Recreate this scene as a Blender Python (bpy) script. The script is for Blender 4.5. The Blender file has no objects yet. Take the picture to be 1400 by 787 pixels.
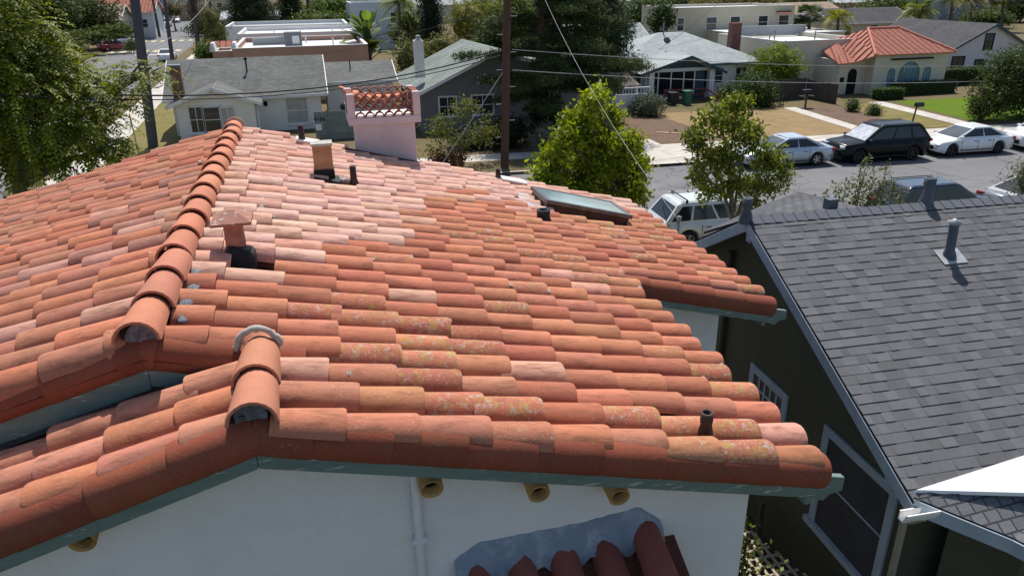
import bpy, bmesh, math, random
import numpy as np
from mathutils import Vector, Matrix, Euler

random.seed(7)
RNG = np.random.default_rng(11)
scene = bpy.context.scene
COL = scene.collection
V = Vector
PI = math.pi

# ------------------------------------------------------------------ camera
FOC, PITCH, ROLL, YAW, CAMH = 1013.6, 22.6, -0.79, 14.5, 8.8   # pixels for a 1400 wide frame
_p, _r, _t = (math.radians(a) for a in (PITCH, ROLL, YAW))
_U = V((math.cos(_t), math.sin(_t), 0)); _W = V((-math.sin(_t), math.cos(_t), 0))
def _loc(v): return V((v.dot(_U), v.dot(_W), v.z))
_rt0, _up0 = V((1, 0, 0)), V((0, math.sin(_p), math.cos(_p)))
FW = _loc(V((0, math.cos(_p), -math.sin(_p))))
RT = _loc(_rt0 * math.cos(_r) + _up0 * math.sin(_r))
UP = _loc(_up0 * math.cos(_r) - _rt0 * math.sin(_r))
CAM = V((0, 0, CAMH))
cam_d = bpy.data.cameras.new('camera'); cam = bpy.data.objects.new('camera', cam_d); COL.objects.link(cam)
m = Matrix((RT, UP, -FW)).transposed().to_4x4(); m.translation = CAM
cam.matrix_world = m
cam_d.sensor_width = 36; cam_d.lens = FOC / 1400 * 36
cam_d.clip_start = 0.1; cam_d.clip_end = 4000
scene.camera = cam

def ray(x, y): return FW + RT * ((x - 700) / FOC) - UP * ((y - 393.5) / FOC)
def G(x, y, z=0.0):
    d = ray(x, y); return CAM + d * ((z - CAMH) / d.z)
def PY(x, y, Y):
    d = ray(x, y); return CAM + d * (Y / d.y)
def PX(x, y, X):
    d = ray(x, y); return CAM + d * (X / d.x)

# ------------------------------------------------------------------ tagging
def tag(o, label=None, cat=None, group=None, kind=None):
    if label: o['label'] = label
    if cat: o['category'] = cat
    if group: o['group'] = group
    if kind: o['kind'] = kind
    return o
def thing(name, label, cat, loc=(0, 0, 0), rz=0, group=None):
    o = bpy.data.objects.new(name, None); COL.objects.link(o)
    o.location = loc; o.rotation_euler = (0, 0, rz); o.empty_display_size = .2
    return tag(o, label, cat, group)
def wloc(o):
    l = V((0, 0, 0))
    while o is not None:
        l = l + o.location; o = o.parent
    return l
def copy_tree(o, parent=None):
    c = o.copy(); COL.objects.link(c)
    if parent is not None: c.parent = parent
    for ch in [x for x in bpy.data.objects if x.parent == o]:
        copy_tree(ch, c)
    return c
_kids = None
def copy_thing(root, label, loc, rz, group=None, scale=None):
    c = copy_tree(root); c.location = loc; c.rotation_euler = (0, 0, rz)
    if scale is not None: c.scale = (scale,) * 3 if not hasattr(scale, '__len__') else scale
    c['label'] = label
    if group: c['group'] = group
    return c

# ------------------------------------------------------------------ materials
def srgb(r, g, b):
    f = lambda c: (c / 255 / 12.92) if c / 255 <= .04045 else ((c / 255 + .055) / 1.055) ** 2.4
    return (f(r), f(g), f(b))
class NT:
    def __init__(s, name):
        s.m = bpy.data.materials.new(name); s.m.use_nodes = True
        s.t = s.m.node_tree; s.b = s.t.nodes['Principled BSDF']; s.out = s.t.nodes['Material Output']
    def n(s, typ, **kw):
        x = s.t.nodes.new(typ)
        for k, v in kw.items():
            if k.startswith('_'): setattr(x, k[1:], v)
            else: x.inputs[k.replace('__', ' ')].default_value = v
        return x
    def l(s, a, b): s.t.links.new(a, b)
    def coord(s, which='Object', scale=None):
        c = s.n('ShaderNodeTexCoord').outputs[which]
        if scale is not None:
            mp = s.n('ShaderNodeMapping'); mp.inputs['Scale'].default_value = scale if hasattr(scale, '__len__') else (scale,) * 3
            s.l(c, mp.inputs['Vector']); c = mp.outputs['Vector']
        return c
    def noise(s, scale, detail=4, rough=.6, vec=None):
        x = s.n('ShaderNodeTexNoise', Scale=scale, Detail=detail, Roughness=rough)
        s.l(vec if vec is not None else s.coord(), x.inputs['Vector']); return x.outputs['Fac']
    def ramp(s, fac, stops):
        x = s.n('ShaderNodeValToRGB'); e = x.color_ramp.elements
        while len(e) < len(stops): e.new(.5)
        for i, (p, c) in enumerate(stops):
            e[i].position = p; e[i].color = (*c, 1) if len(c) == 3 else c
        s.l(fac, x.inputs['Fac']); return x.outputs['Color']
    def mix(s, fac, a, b, mode='MIX'):
        x = s.n('ShaderNodeMix'); x.data_type = 'RGBA'; x.blend_type = mode; x.clamp_factor = True
        for sock, v in ((x.inputs[0], fac), (x.inputs[6], a), (x.inputs[7], b)):
            if hasattr(v, 'is_linked'): s.l(v, sock)
            elif hasattr(v, '__len__'): sock.default_value = (*v, 1) if len(v) == 3 else v
            else: sock.default_value = v
        return x.outputs[2]
    def math(s, op, a, b=0.0, clamp=False):
        x = s.n('ShaderNodeMath', _operation=op, _use_clamp=clamp)
        for sock, v in ((x.inputs[0], a), (x.inputs[1], b)):
            if hasattr(v, 'is_linked'): s.l(v, sock)
            else: sock.default_value = v
        return x.outputs[0]
    def bump(s, h, strength=.3, dist=.02):
        x = s.n('ShaderNodeBump', Strength=strength, Distance=dist); s.l(h, x.inputs['Height']); s.l(x.outputs['Normal'], s.b.inputs['Normal'])
    def done(s, col=None, rough=None, metal=None, spec=None):
        for nm, v in (('Base Color', col), ('Roughness', rough), ('Metallic', metal), ('Specular IOR Level', spec)):
            if v is None: continue
            sock = s.b.inputs[nm]
            if hasattr(v, 'is_linked'): s.l(v, sock)
            elif hasattr(v, '__len__'): sock.default_value = (*v, 1)
            else: sock.default_value = v
        return s.m
MATS = {}
def plain(name, c, rough=.6, var=.12, scale=3.0, bump=0.0, metal=0.0, spec=.3, bscale=None):
    """mottled paint / stone / wood surface: base colour varied by two noises, optional bump"""
    if name in MATS: return MATS[name]
    t = NT(name)
    f = t.noise(scale, 5, .65)
    lo = tuple(x * (1 - var * 1.6) for x in c); hi = tuple(min(1, x * (1 + var)) for x in c)
    col = t.ramp(f, [(.3, lo), (.7, hi)])
    if bump: t.bump(t.noise(bscale or scale * 12, 3), bump, .02)
    MATS[name] = t.done(col, rough, metal, spec); return MATS[name]
def weathered(name, c, c2, rough=.7, scale=8.0, lo=.55, hi=.68, stretch=(1, 1, 1), bump=.15):
    """paint c with patches worn to c2"""
    t = NT(name)
    vec = t.coord('Object', stretch)
    f = t.noise(scale, 6, .7, vec); g = t.noise(scale * .3, 3, .5, vec)
    base = t.ramp(g, [(.3, tuple(x * .85 for x in c)), (.7, tuple(x * 1.1 for x in c))])
    k = t.ramp(f, [(lo, (0, 0, 0)), (hi, (1, 1, 1))])
    t.bump(f, bump, .02)
    return t.done(t.mix(k, base, c2), rough, 0, .25)
def glass(name, c=(.02, .025, .03), rough=.08):
    t = NT(name); f = t.noise(.6, 3)
    return t.done(t.ramp(f, [(.35, tuple(x * .7 for x in c)), (.65, tuple(x * 1.6 for x in c))]), rough, 0, .6)
def carpaint(name, c, metal=0.0, rough=.3):
    t = NT(name)
    f = t.noise(1.2, 4)
    t.b.inputs['Coat Weight'].default_value = .7 if sum(c) > .05 else .12; t.b.inputs['Coat Roughness'].default_value = .06
    return t.done(t.ramp(f, [(.3, tuple(x * .9 for x in c)), (.7, tuple(min(1, x * 1.05) for x in c))]), rough, metal, .4 if sum(c) > .05 else .2)

# ------------------------------------------------------------------ mesh builder
class MB:
    def __init__(s): s.v = []; s.f = []; s.c = []; s.uv = []; s.sm = []
    def add(s, vs, fs, col=None, uv=None, smooth=False):
        o = len(s.v); s.v.extend([tuple(x) for x in vs])
        s.c.extend([col or (1, 1, 1, 1)] * len(vs) if not (col and hasattr(col[0], '__len__')) else col)
        for i, f in enumerate(fs):
            s.f.append(tuple(a + o for a in f)); s.sm.append(smooth)
            s.uv.append(uv[i] if uv else None)
        return s
    def box(s, c, size, rz=0.0, rot=None, col=None, taper=None):
        x, y, z = (a / 2 for a in size); tx = taper or 1
        P = [V((-x, -y, -z)), V((x, -y, -z)), V((x, y, -z)), V((-x, y, -z)), V((-x * tx, -y * tx, z)), V((x * tx, -y * tx, z)), V((x * tx, y * tx, z)), V((-x * tx, y * tx, z))]
        R = rot if rot is not None else Matrix.Rotation(rz, 3, 'Z')
        P = [R @ q + V(c) for q in P]
        return s.add(P, [(3, 2, 1, 0), (4, 5, 6, 7), (0, 1, 5, 4), (1, 2, 6, 5), (2, 3, 7, 6), (3, 0, 4, 7)], col)
    def bar(s, a, b, w, h, up=(0, 0, 1), col=None):
        a, b = V(a), V(b); d = (b - a); L = d.length; d.normalize()
        sd = d.cross(V(up)); sd.normalize(); u = sd.cross(d)
        R = Matrix((d, -sd, u)).transposed()
        return s.box((a + b) / 2, (L, w, h), rot=R, col=col)
    def prism(s, poly, ext, col=None):
        n = len(poly); e = V(ext); A = [V(q) for q in poly]; B = [q + e for q in A]
        nrm = V((0, 0, 0))
        for i in range(n): nrm += A[i].cross(A[(i + 1) % n])
        if nrm.dot(e) > 0: A, B = A[::-1], B[::-1]
        # A faces away from ext
        fs = [tuple(range(n)), tuple(range(2 * n - 1, n - 1, -1))]
        fs += [(i, n + i, n + (i + 1) % n, (i + 1) % n) for i in range(n)]
        return s.add(A + B, fs, col)
    def poly(s, pts, col=None, uv=None): return s.add(pts, [tuple(range(len(pts)))], col, [uv] if uv else None)
    def tube(s, path, r, n=8, cap=True, col=None, smooth=True):
        P = [V(q) for q in path]; m_ = len(P)
        rr = r if hasattr(r, '__len__') else [r] * m_
        vs = []; fs = []; side = None
        for i in range(m_):
            d = (P[min(i + 1, m_ - 1)] - P[max(i - 1, 0)]).normalized()
            if side is None: side = d.cross(V((0, 0, 1)) if abs(d.z) < .9 else V((1, 0, 0))).normalized()
            side = (side - d * side.dot(d)).normalized(); o = d.cross(side)
            for k in range(n):
                a = 2 * PI * k / n; vs.append(P[i] + (side * math.cos(a) + o * math.sin(a)) * rr[i])
        for i in range(m_ - 1):
            for k in range(n):
                fs.append((i * n + k, i * n + (k + 1) % n, (i + 1) * n + (k + 1) % n, (i + 1) * n + k))
        s.add(vs, fs, col, smooth=smooth)
        if cap:
            s.add(vs[:n], [tuple(range(n))[::-1]], col); s.add(vs[-n:], [tuple(range(n))], col)
        return s
    def lathe(s, prof, c=(0, 0, 0), rot=None, n=16, col=None, smooth=True):
        R = rot if rot is not None else Matrix.Identity(3); vs = []; fs = []
        for r_, z_ in prof:
            for k in range(n):
                a = 2 * PI * k / n; vs.append(R @ V((r_ * math.cos(a), r_ * math.sin(a), z_)) + V(c))
        for i in range(len(prof) - 1):
            for k in range(n): fs.append((i * n + k, i * n + (k + 1) % n, (i + 1) * n + (k + 1) % n, (i + 1) * n + k))
        return s.add(vs, fs, col, smooth=smooth)
    def build(s, name, mat, parent=None, smooth=None, bevel=0, bseg=2):
        me = bpy.data.meshes.new(name)
        off = wloc(parent) if parent is not None else V((0, 0, 0))
        vs = np.array([(a[0] - off.x, a[1] - off.y, a[2] - off.z) for a in s.v], dtype=np.float64).reshape(-1, 3)
        me.from_pydata(vs.tolist(), [], s.f)
        at = me.color_attributes.new('tint', 'FLOAT_COLOR', 'POINT')
        at.data.foreach_set('color', np.array(s.c, dtype=np.float32).ravel())
        if any(u is not None for u in s.uv):
            ul = me.uv_layers.new(name='UVMap')
            flat = []
            for f, u in zip(s.f, s.uv): flat.extend([q for uv in (u or [(0, 0)] * len(f)) for q in uv])
            ul.data.foreach_set('uv', np.array(flat, dtype=np.float32))
        me.polygons.foreach_set('use_smooth', s.sm if smooth is None else [smooth] * len(s.f))
        me.materials.append(mat); me.update()
        o = bpy.data.objects.new(name, me); COL.objects.link(o)
        if parent is not None: o.parent = parent
        if bevel:
            b = o.modifiers.new('bevel', 'BEVEL'); b.width = bevel; b.segments = bseg; b.limit_method = 'ANGLE'
        return o
def slope_uv(pts):
    """metres along the eave / up the slope, for shingle patterns"""
    P = [V(q) for q in pts]; n = (P[1] - P[0]).cross(P[2] - P[0]).normalized()
    u = V((-n.y, n.x, 0)); u = u.normalized() if u.length > 1e-6 else V((1, 0, 0)); w = n.cross(u)
    return [(q.dot(u), q.dot(w)) for q in P]
def slab(mb, pts, th=.06):
    """roof plane with thickness and shingle UVs; pts counter-clockwise seen from above"""
    P = [V(q) for q in pts]; n = (P[1] - P[0]).cross(P[2] - P[0]).normalized()
    if n.z < 0: P = P[::-1]; n = -n
    mb.add(P, [tuple(range(len(P)))], uv=[slope_uv(P)])
    Q = [q - n * th for q in P]; k = len(P)
    mb.add(P + Q, [tuple(range(2 * k - 1, k - 1, -1))] + [(i, k + i, k + (i + 1) % k, (i + 1) % k) for i in range(k)])
    return mb
def brick_roof(name, c1, c2, mort, bw=.30, rh=.14, rough=.85):
    t = NT(name); uv = t.n('ShaderNodeUVMap').outputs['UV']
    br = t.n('ShaderNodeTexBrick', Scale=1.0, Mortar__Size=.012, Bias=-.1)
    br.inputs['Brick Width'].default_value = bw; br.inputs['Row Height'].default_value = rh
    for k, c in (('Color1', c1), ('Color2', c2), ('Mortar', mort)): br.inputs[k].default_value = (*c, 1)
    t.l(uv, br.inputs['Vector'])
    f = t.noise(.5, 5, .65); g = t.noise(30, 3)
    col = t.mix(1.0, br.outputs['Color'], t.ramp(f, [(.3, (.78,) * 3), (.7, (1.15,) * 3)]), 'MULTIPLY')
    t.bump(t.math('ADD', t.math('MULTIPLY', br.outputs['Fac'], -1.0), g), .4, .02)
    return t.done(col, rough, 0, .15)
# ------------------------------------------------------------------ shared materials
def tile_mat(name='terracotta', streak=.7, bump=.4):
    t = NT(name)
    a = t.n('ShaderNodeAttribute', _attribute_name='tint')
    lich = a.outputs['Alpha']
    big = t.noise(5.0, 4, .6); fine = t.noise(48.0, 4, .75); mid = t.noise(18.0, 5, .7)
    stre = t.noise(14.0, 4, .65, t.coord('Object', (.35, 1.6, 1.0)))
    base = t.mix(t.ramp(big, [(.3, (.45,) * 3), (.75, (1,) * 3)]), (.80, .74, .70), (1.10, 1.06, 1.03))
    col = t.mix(1.0, a.outputs['Color'], base, 'MULTIPLY')
    col = t.mix(t.ramp(stre, [(.48, (0, 0, 0)), (.70, (streak,) * 3)]), col, (.20, .085, .05))
    # pale mineral bloom and grey lichen specks
    k = t.ramp(fine, [(.57, (0, 0, 0)), (.66, (.65,) * 3)])
    col = t.mix(t.math('MULTIPLY', k, t.math('ADD', t.math('MULTIPLY', lich, .9), .16, True)), col, (.50, .46, .42))
    gl = t.math('ADD', mid, t.math('MULTIPLY', lich, .22))
    col = t.mix(t.math('MULTIPLY', t.ramp(gl, [(.72, (0, 0, 0)), (.80, (.75,) * 3)]), t.math('MINIMUM', t.math('MULTIPLY', lich, 3), 1)), col, (.40, .36, .30))
    yl = t.math('ADD', t.noise(11.0, 6, .75, t.coord('Object', (1, 1, .6))), t.math('MULTIPLY', lich, .24))
    col = t.mix(t.math('MULTIPLY', t.ramp(yl, [(.68, (0, 0, 0)), (.82, (.62,) * 3)]), t.math('MINIMUM', t.math('MULTIPLY', lich, 1.8), 1)), col, (.36, .285, .075))
    t.bump(t.math('ADD', t.math('MULTIPLY', mid, .6), fine), bump, .007)
    return t.done(col, .82, 0, .18)
M_TILE = tile_mat(); M_CAP = tile_mat('ridge_terracotta', .12, .18)
def tint_mat(name, rough=.8, var=.25, scale=25, bump=.3, spec=.2):
    t = NT(name); a = t.n('ShaderNodeAttribute', _attribute_name='tint'); f = t.noise(scale, 5, .7)
    t.bump(t.noise(scale * 5, 3), bump, .006)
    return t.done(t.mix(1.0, a.outputs['Color'], t.ramp(f, [(.3, (1 - var,) * 3), (.7, (1 + var,) * 3)]), 'MULTIPLY'), rough, 0, spec)
M_SHINGLE = tint_mat('asphalt_shingle', .85, .3, 90, .5, .2)
def stucco(name, c, var=.1):
    t = NT(name); f = t.noise(.7, 5, .65); g = t.noise(5, 5, .7)
    col = t.ramp(f, [(.3, tuple(x * (1 - var) for x in c)), (.7, c)])
    col = t.mix(t.ramp(g, [(.45, (0, 0, 0)), (.8, (.35,) * 3)]), col, tuple(x * .72 for x in c))
    t.bump(t.math('ADD', t.noise(45, 4, .7), t.noise(9, 3)), .35, .012)
    return t.done(col, .85, 0, .15)
M_WHITE = stucco('white_stucco', (.78, .77, .74))
M_PINK = weathered('pink_stucco', (.53, .475, .49), (.38, .25, .26), .85, 5, .6, .7)
M_FASCIA = weathered('green_fascia_paint', (.15, .205, .18), (.50, .50, .45), .6, 14, .60, .66, (.35, 1, 3))
M_MORTAR = plain('mortar', (.24, .26, .29), .9, .35, 14, .8)
M_ENDSHADE = plain('ridge_end_shade', (.05, .045, .045), .95, .5, 18, .9)  # near-black colour stands for the shade inside the open ridge ends
M_MORTARW = plain('pale_mortar', (.55, .53, .47), .9, .2, 16, .8)
M_TAR = plain('roof_tar', (.016, .016, .018), .5, .5, 9, .6)
M_TARP = weathered('tar_over_plaster', (.22, .27, .33), (.32, .36, .41), .7, 6, .5, .62)
M_CLAYP = plain('glazed_clay', (.40, .24, .075), .45, .25, 8, .2)
M_RUST = weathered('rusty_metal', (.34, .15, .11), (.55, .48, .42), .7, 16, .56, .64)
M_BROWNM = plain('brown_metal', (.055, .035, .035), .38, .3, 6, .05, .3)
M_LEAD = plain('grey_flashing', (.42, .44, .44), .45, .2, 5, .1, .4)
M_WPIPE = plain('white_pipe', (.72, .72, .72), .5, .08, 4)
M_DARK = plain('dark_void', (.012, .011, .010), .9, .3, 5)
M_GLASS = glass('window_glass', (.03, .036, .042))
M_SKYGL = glass('skylight_glass', (.16, .22, .23), .12)
M_WTRIM = plain('white_trim', (.75, .75, .73), .55, .07, 3)
M_WOODBOX = weathered('tan_wood', (.42, .24, .13), (.26, .13, .07), .8, 5, .5, .7, (1, 1, 4))

# ------------------------------------------------------------------ clay tiles
TSEG = 10
def clay_tile(mb, P, d, n, L, r0, r1, col, roll=0.0, half=84, th=.016):
    """half-round tile: P lower end on the axis at the top of the plane, d up the slope, n outward"""
    d = V(d).normalized(); n = V(n); n = (n - d * n.dot(d)).normalized()
    if roll: n = Matrix.Rotation(roll, 3, d) @ n
    s_ = d.cross(n); P = V(P)
    ang = [math.radians(-half + 2 * half * k / TSEG) for k in range(TSEG + 1)]
    def ring(t, r): return [P + d * t + s_ * (math.sin(a) * r) + n * (math.cos(a) * r) for a in ang]
    k = TSEG + 1
    A, B, C = ring(0, r0 - .004), ring(.014, r0), ring(L, r1)
    strip = lambda a, b: [(a + i, a + i + 1, b + i + 1, b + i) for i in range(TSEG)]
    mb.add(A + B + C, strip(k, 0) + strip(2 * k, k), col, smooth=True)
    D, E = ring(0, r0 - .004), ring(0, r0 - th)
    mb.add(D + E, strip(0, k), col)
    F, Hh = ring(0, r0 - th), ring(min(.22, L), r0 - th - .006)
    mb.add(F + Hh, strip(0, k), col, smooth=True)
def jit(c, s=.12):
    f = 1 + random.uniform(-s, s); return tuple(min(.95, max(.01, x * f * (1 + random.uniform(-.05, .05)))) for x in c)
PALE, ORANGE, RED, DUSTY, TAN, GREYP = (.62, .405, .335), (.47, .185, .108), (.40, .14, .085), (.43, .18, .115), (.43, .19, .10), (.36, .175, .13)
def field(x, y): return .5 + .5 * math.sin(x * 2.1 + 1.3 * math.sin(y * 1.7)) * math.sin(y * 1.35 + .8 * math.sin(x * 1.9) + 1)
def blend(a, b, t): return tuple(p * (1 - t) + q * t for p, q in zip(a, b))
def to_px(P):
    q = P - CAM; d = q.dot(FW); return 700 + FOC * q.dot(RT) / d, 393.5 - FOC * q.dot(UP) / d
_BND = [(250, 385), (320, 372), (400, 345), (530, 322), (565, 272), (660, 270), (705, 285), (760, 300), (815, 285), (900, 272)]
def patch_y(x):
    for (a, b), (c, d) in zip(_BND, _BND[1:]):
        if a <= x <= c: return b + (d - b) * (x - a) / (c - a)
    return _BND[0][1] if x < 250 else 260
def right_tint(P):
    """the newer pale tiles of the re-laid far part, the older mottled orange ones elsewhere"""
    x, y = to_px(P); newer = y < patch_y(x) + random.uniform(-14, 10)
    u = random.random()
    if newer and u < .985:
        return (*jit(blend(PALE, (.56, .31, .235), random.random() ** 1.6), .045), random.choice([0, .05, .1]))
    w = (.45 if x < 420 else (1.25 if x > 560 else .85)) * field(P.x, P.y)
    lich = min(.78, max(0, w * random.uniform(.15, 1.35) - .05))
    u = random.random()
    if u < .035: return (*jit(blend(PALE, ORANGE, .5), .07), lich * .4)
    if u < .36 + .25 * lich: return (*jit(RED, .08), lich)
    if u < .46 + .2 * lich: return (*jit(DUSTY, .08), lich)
    if u < .52 + .2 * lich: return (*jit(TAN, .08), lich)
    return (*jit(ORANGE, .10), lich)
def left_tint(P):
    lich = min(1, max(0, .75 * field(P.x * 1.3 + 2, P.y) * random.uniform(0, 1.2) - .08))
    u = random.random(); near = max(0, min(1, (9.5 - P.y) / 5))
    if u < .50 - .12 * near: return (*jit(DUSTY, .10), lich)
    if u < .64 - .14 * near: return (*jit(GREYP, .10), lich)
    if u < .66: return (*jit(blend(PALE, DUSTY, .6), .08), lich * .4)
    if u < .80: return (*jit(RED, .09), lich)
    return (*jit(ORANGE, .11), lich)

TROOT = thing('tile_roof_house', 'white stucco house with a weathered red barrel tile roof filling the middle of the view', 'house', (0, 4.6, 0))
S = .267; RX, RZ = -1.15, 6.90           # ridge line x, height of the tile tops there
COLW, EXP = .2924, .41
def zr(x): return RZ - S * (x - RX)       # tile-top planes of the two slopes
def zl(x): return RZ - S * (RX - x)
FX = -.50; FZ = zr(FX)                    # ridge of the lower front gable
def zfl(x): return FZ - .285 * (FX - x)
cosS = 1 / math.sqrt(1 + S * S)
EAVE, EAVE2, BACK = 3.13, 5.10, 11.70
Y0, YM, YE = 3.66, 4.45, 7.24             # front rake, main gable rake, rake of the wider back part

def chip(mb, c, r):
    k = len(mb.v); lump(mb, c, r, random.randint(0, 999), (.7, 1.3, .8)); g = random.uniform(.30, .52)
    for i in range(k, len(mb.v)): mb.c[i] = (g, g * .95, g * .87, 0)
def lump(mb, c, r, seed=0, sq=(1, 1, 1)):
    rr = random.Random(seed); n = 10; vs = []; fs = []
    for i in range(7):
        t_ = PI * i / 6
        for k in range(n):
            a = 2 * PI * k / n; q = r * rr.uniform(.78, 1.15)
            vs.append((c[0] + sq[0] * q * math.sin(t_) * math.cos(a), c[1] + sq[1] * q * math.sin(t_) * math.sin(a), c[2] + sq[2] * q * math.cos(t_)))
    for i in range(6):
        for k in range(n): fs.append((i * n + k, (i + 1) * n + k, (i + 1) * n + (k + 1) % n, i * n + (k + 1) % n))
    mb.add(vs, fs, smooth=True)
def lay_column(mb, y, x_eave, x_top, zf, sgn, tintf, cut=None):
    """one column of cover tiles from the eave up to the ridge; sgn +1: slope falls to +x"""
    x = x_eave + random.uniform(-.03, .03)
    sl = (zf(x_eave) - zf(x_eave - sgn * .1)) / (.1)   # dz per metre towards the eave (negative)
    d = V((-sgn, 0, -sl)).normalized(); n = V((sgn * -sl, 0, 1)).normalized()
    first = True
    while (x - x_top) * sgn > .06:
        e = EXP * random.uniform(.93, 1.07)
        L = e + .075
        run = L * abs(d.x)
        if (x - sgn * run - x_top) * sgn < -.05: L = max(.12, (x - x_top) * sgn / abs(d.x) + .03)
        wob = .014 * math.sin(x * 1.7 + y * 3.1); P = V((x, y + wob + random.uniform(-.014, .014), zf(x) - .125 + random.uniform(-.008, .010)))
        c = tintf(P + d * L * .5 + n * .12)
        dd = (d + V((0, random.uniform(-.030, .030), 0)) - n * random.uniform(.022, .042)).normalized()
        if cut is None or not cut(x - sgn * run * .5, y):
            q_ = random.uniform(.95, 1.05); clay_tile(mb, P + n * .012, dd, n, L, .130 * q_, .108 * q_, c, roll=random.uniform(-.09, .09))
            if random.random() < .07: chip(mb, P + n * random.uniform(.07, .11) + V((sgn * .01, random.choice([-.08, .08, .05]), 0)), random.uniform(.016, .034))
        x -= sgn * e * abs(d.x); first = False
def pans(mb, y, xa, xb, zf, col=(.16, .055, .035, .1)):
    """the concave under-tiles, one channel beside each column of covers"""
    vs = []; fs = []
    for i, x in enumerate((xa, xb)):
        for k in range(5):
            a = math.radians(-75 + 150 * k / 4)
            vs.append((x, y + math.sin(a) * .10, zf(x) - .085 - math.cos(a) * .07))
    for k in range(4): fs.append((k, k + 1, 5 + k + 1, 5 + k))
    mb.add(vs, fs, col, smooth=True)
sky_x = (3.00, 4.42); sky_y = (9.72, 10.62)
def cut_right(x, y):
    if sky_x[0] < x < sky_x[1] and sky_y[0] < y < sky_y[1]: return True
    if .45 < x < 1.50 and y > 11.30: return True
    if -.92 < x < -.55 and 5.98 < y < 6.24: return True
    if -.02 < x < .28 and 9.12 < y < 9.4: return True
    return False
right, left, frontl = MB(), MB(), MB()
y = Y0; j = 0
while y < BACK - .05:
    xe = EAVE if y < YE + .02 else EAVE2
    xt = FX + .10 if y < YM + .02 else RX + .12
    lay_column(right, y, xe + (.02 if j % 2 else -.02), xt, zr, 1, right_tint, cut_right)
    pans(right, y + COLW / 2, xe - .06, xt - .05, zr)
    y += COLW; j += 1
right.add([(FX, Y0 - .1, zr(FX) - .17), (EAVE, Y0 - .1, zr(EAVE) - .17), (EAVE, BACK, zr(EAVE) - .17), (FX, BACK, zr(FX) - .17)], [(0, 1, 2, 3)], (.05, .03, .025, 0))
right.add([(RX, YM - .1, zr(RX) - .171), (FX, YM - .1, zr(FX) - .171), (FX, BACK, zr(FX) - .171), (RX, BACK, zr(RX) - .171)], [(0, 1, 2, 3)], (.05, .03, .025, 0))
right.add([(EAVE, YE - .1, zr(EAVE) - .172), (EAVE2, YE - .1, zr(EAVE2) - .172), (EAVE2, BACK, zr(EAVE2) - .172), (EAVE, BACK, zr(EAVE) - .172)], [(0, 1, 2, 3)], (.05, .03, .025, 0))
y = YM + .06; j = 0
LEFT_END = -7.6
while y < BACK + .1:
    lay_column(left, y, LEFT_END + random.uniform(-.1, .1), RX - .12, zl, -1, left_tint)
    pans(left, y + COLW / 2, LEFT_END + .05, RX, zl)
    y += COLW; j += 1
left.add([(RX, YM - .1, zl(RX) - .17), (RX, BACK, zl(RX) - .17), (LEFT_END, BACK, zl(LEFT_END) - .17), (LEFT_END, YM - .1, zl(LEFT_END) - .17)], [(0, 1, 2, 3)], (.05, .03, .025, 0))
def fl_tint(P):
    c = random.choice([(.49, .215, .14), (.46, .195, .125), (.48, .18, .10), (.50, .225, .15)]); return (*jit(c, .08), random.choice([0, .1, .25, .35]))
for k in range(3):
    yy = Y0 + .02 + k * COLW
    lay_column(frontl, yy, LEFT_END + random.uniform(-.15, .15), FX - .12, zfl, -1, fl_tint)
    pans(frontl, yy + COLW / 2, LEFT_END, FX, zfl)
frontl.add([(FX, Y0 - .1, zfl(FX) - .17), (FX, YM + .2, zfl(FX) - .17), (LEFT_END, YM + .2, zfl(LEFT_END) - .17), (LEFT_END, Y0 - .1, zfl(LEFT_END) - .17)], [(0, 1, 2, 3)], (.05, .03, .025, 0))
p = right.build('roof_slope', M_TILE, TROOT); p['label'] = 'orange and pale pink slope with skylight and vents'
p = left.build('roof_slope', M_TILE, TROOT); p['label'] = 'dusty red slope left of the ridge cap'
p = frontl.build('roof_slope', M_TILE, TROOT); p['label'] = 'short slope of three tile columns over the white gable'
# rake tiles turned down over the gable edges
def rake(x0, x1, yk, zf, sgn, roll, tint=(.24, .07, .04)):
    mb = MB(); x = x1; sl = (zf(x1) - zf(x1 - sgn * .1)) / .1
    d = V((-sgn, 0, -sl)).normalized(); n = V((-sl * sgn, 0, 1)).normalized()
    while (x - x0) * sgn > 0:
        L = min(EXP * 1.06 + .08, (x - x0) * sgn / abs(d.x) + .02)
        P = V((x, yk + .048, zf(x) - .160))
        clay_tile(mb, P, (d - n * .02).normalized(), n, L, .130, .118, (*jit(tint, .12), random.choice([0, 0, .15])), roll=roll, half=92)
        x -= sgn * EXP * 1.06 * abs(d.x)
    return mb.build('rake_tiles', M_TILE, TROOT)
rake(FX, EAVE + .02, Y0 - .075, zr, 1, -1.05)
rake(FX, LEFT_END, Y0 - .075, zfl, -1, 1.05)
rake(RX, LEFT_END, YM - .02, zl, -1, 1.05)
rake(RX, FX + .25, YM - .02, zr, 1, -1.05)
rake(3.05, EAVE2 + .02, YE - .085, zr, 1, -1.05)
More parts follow.
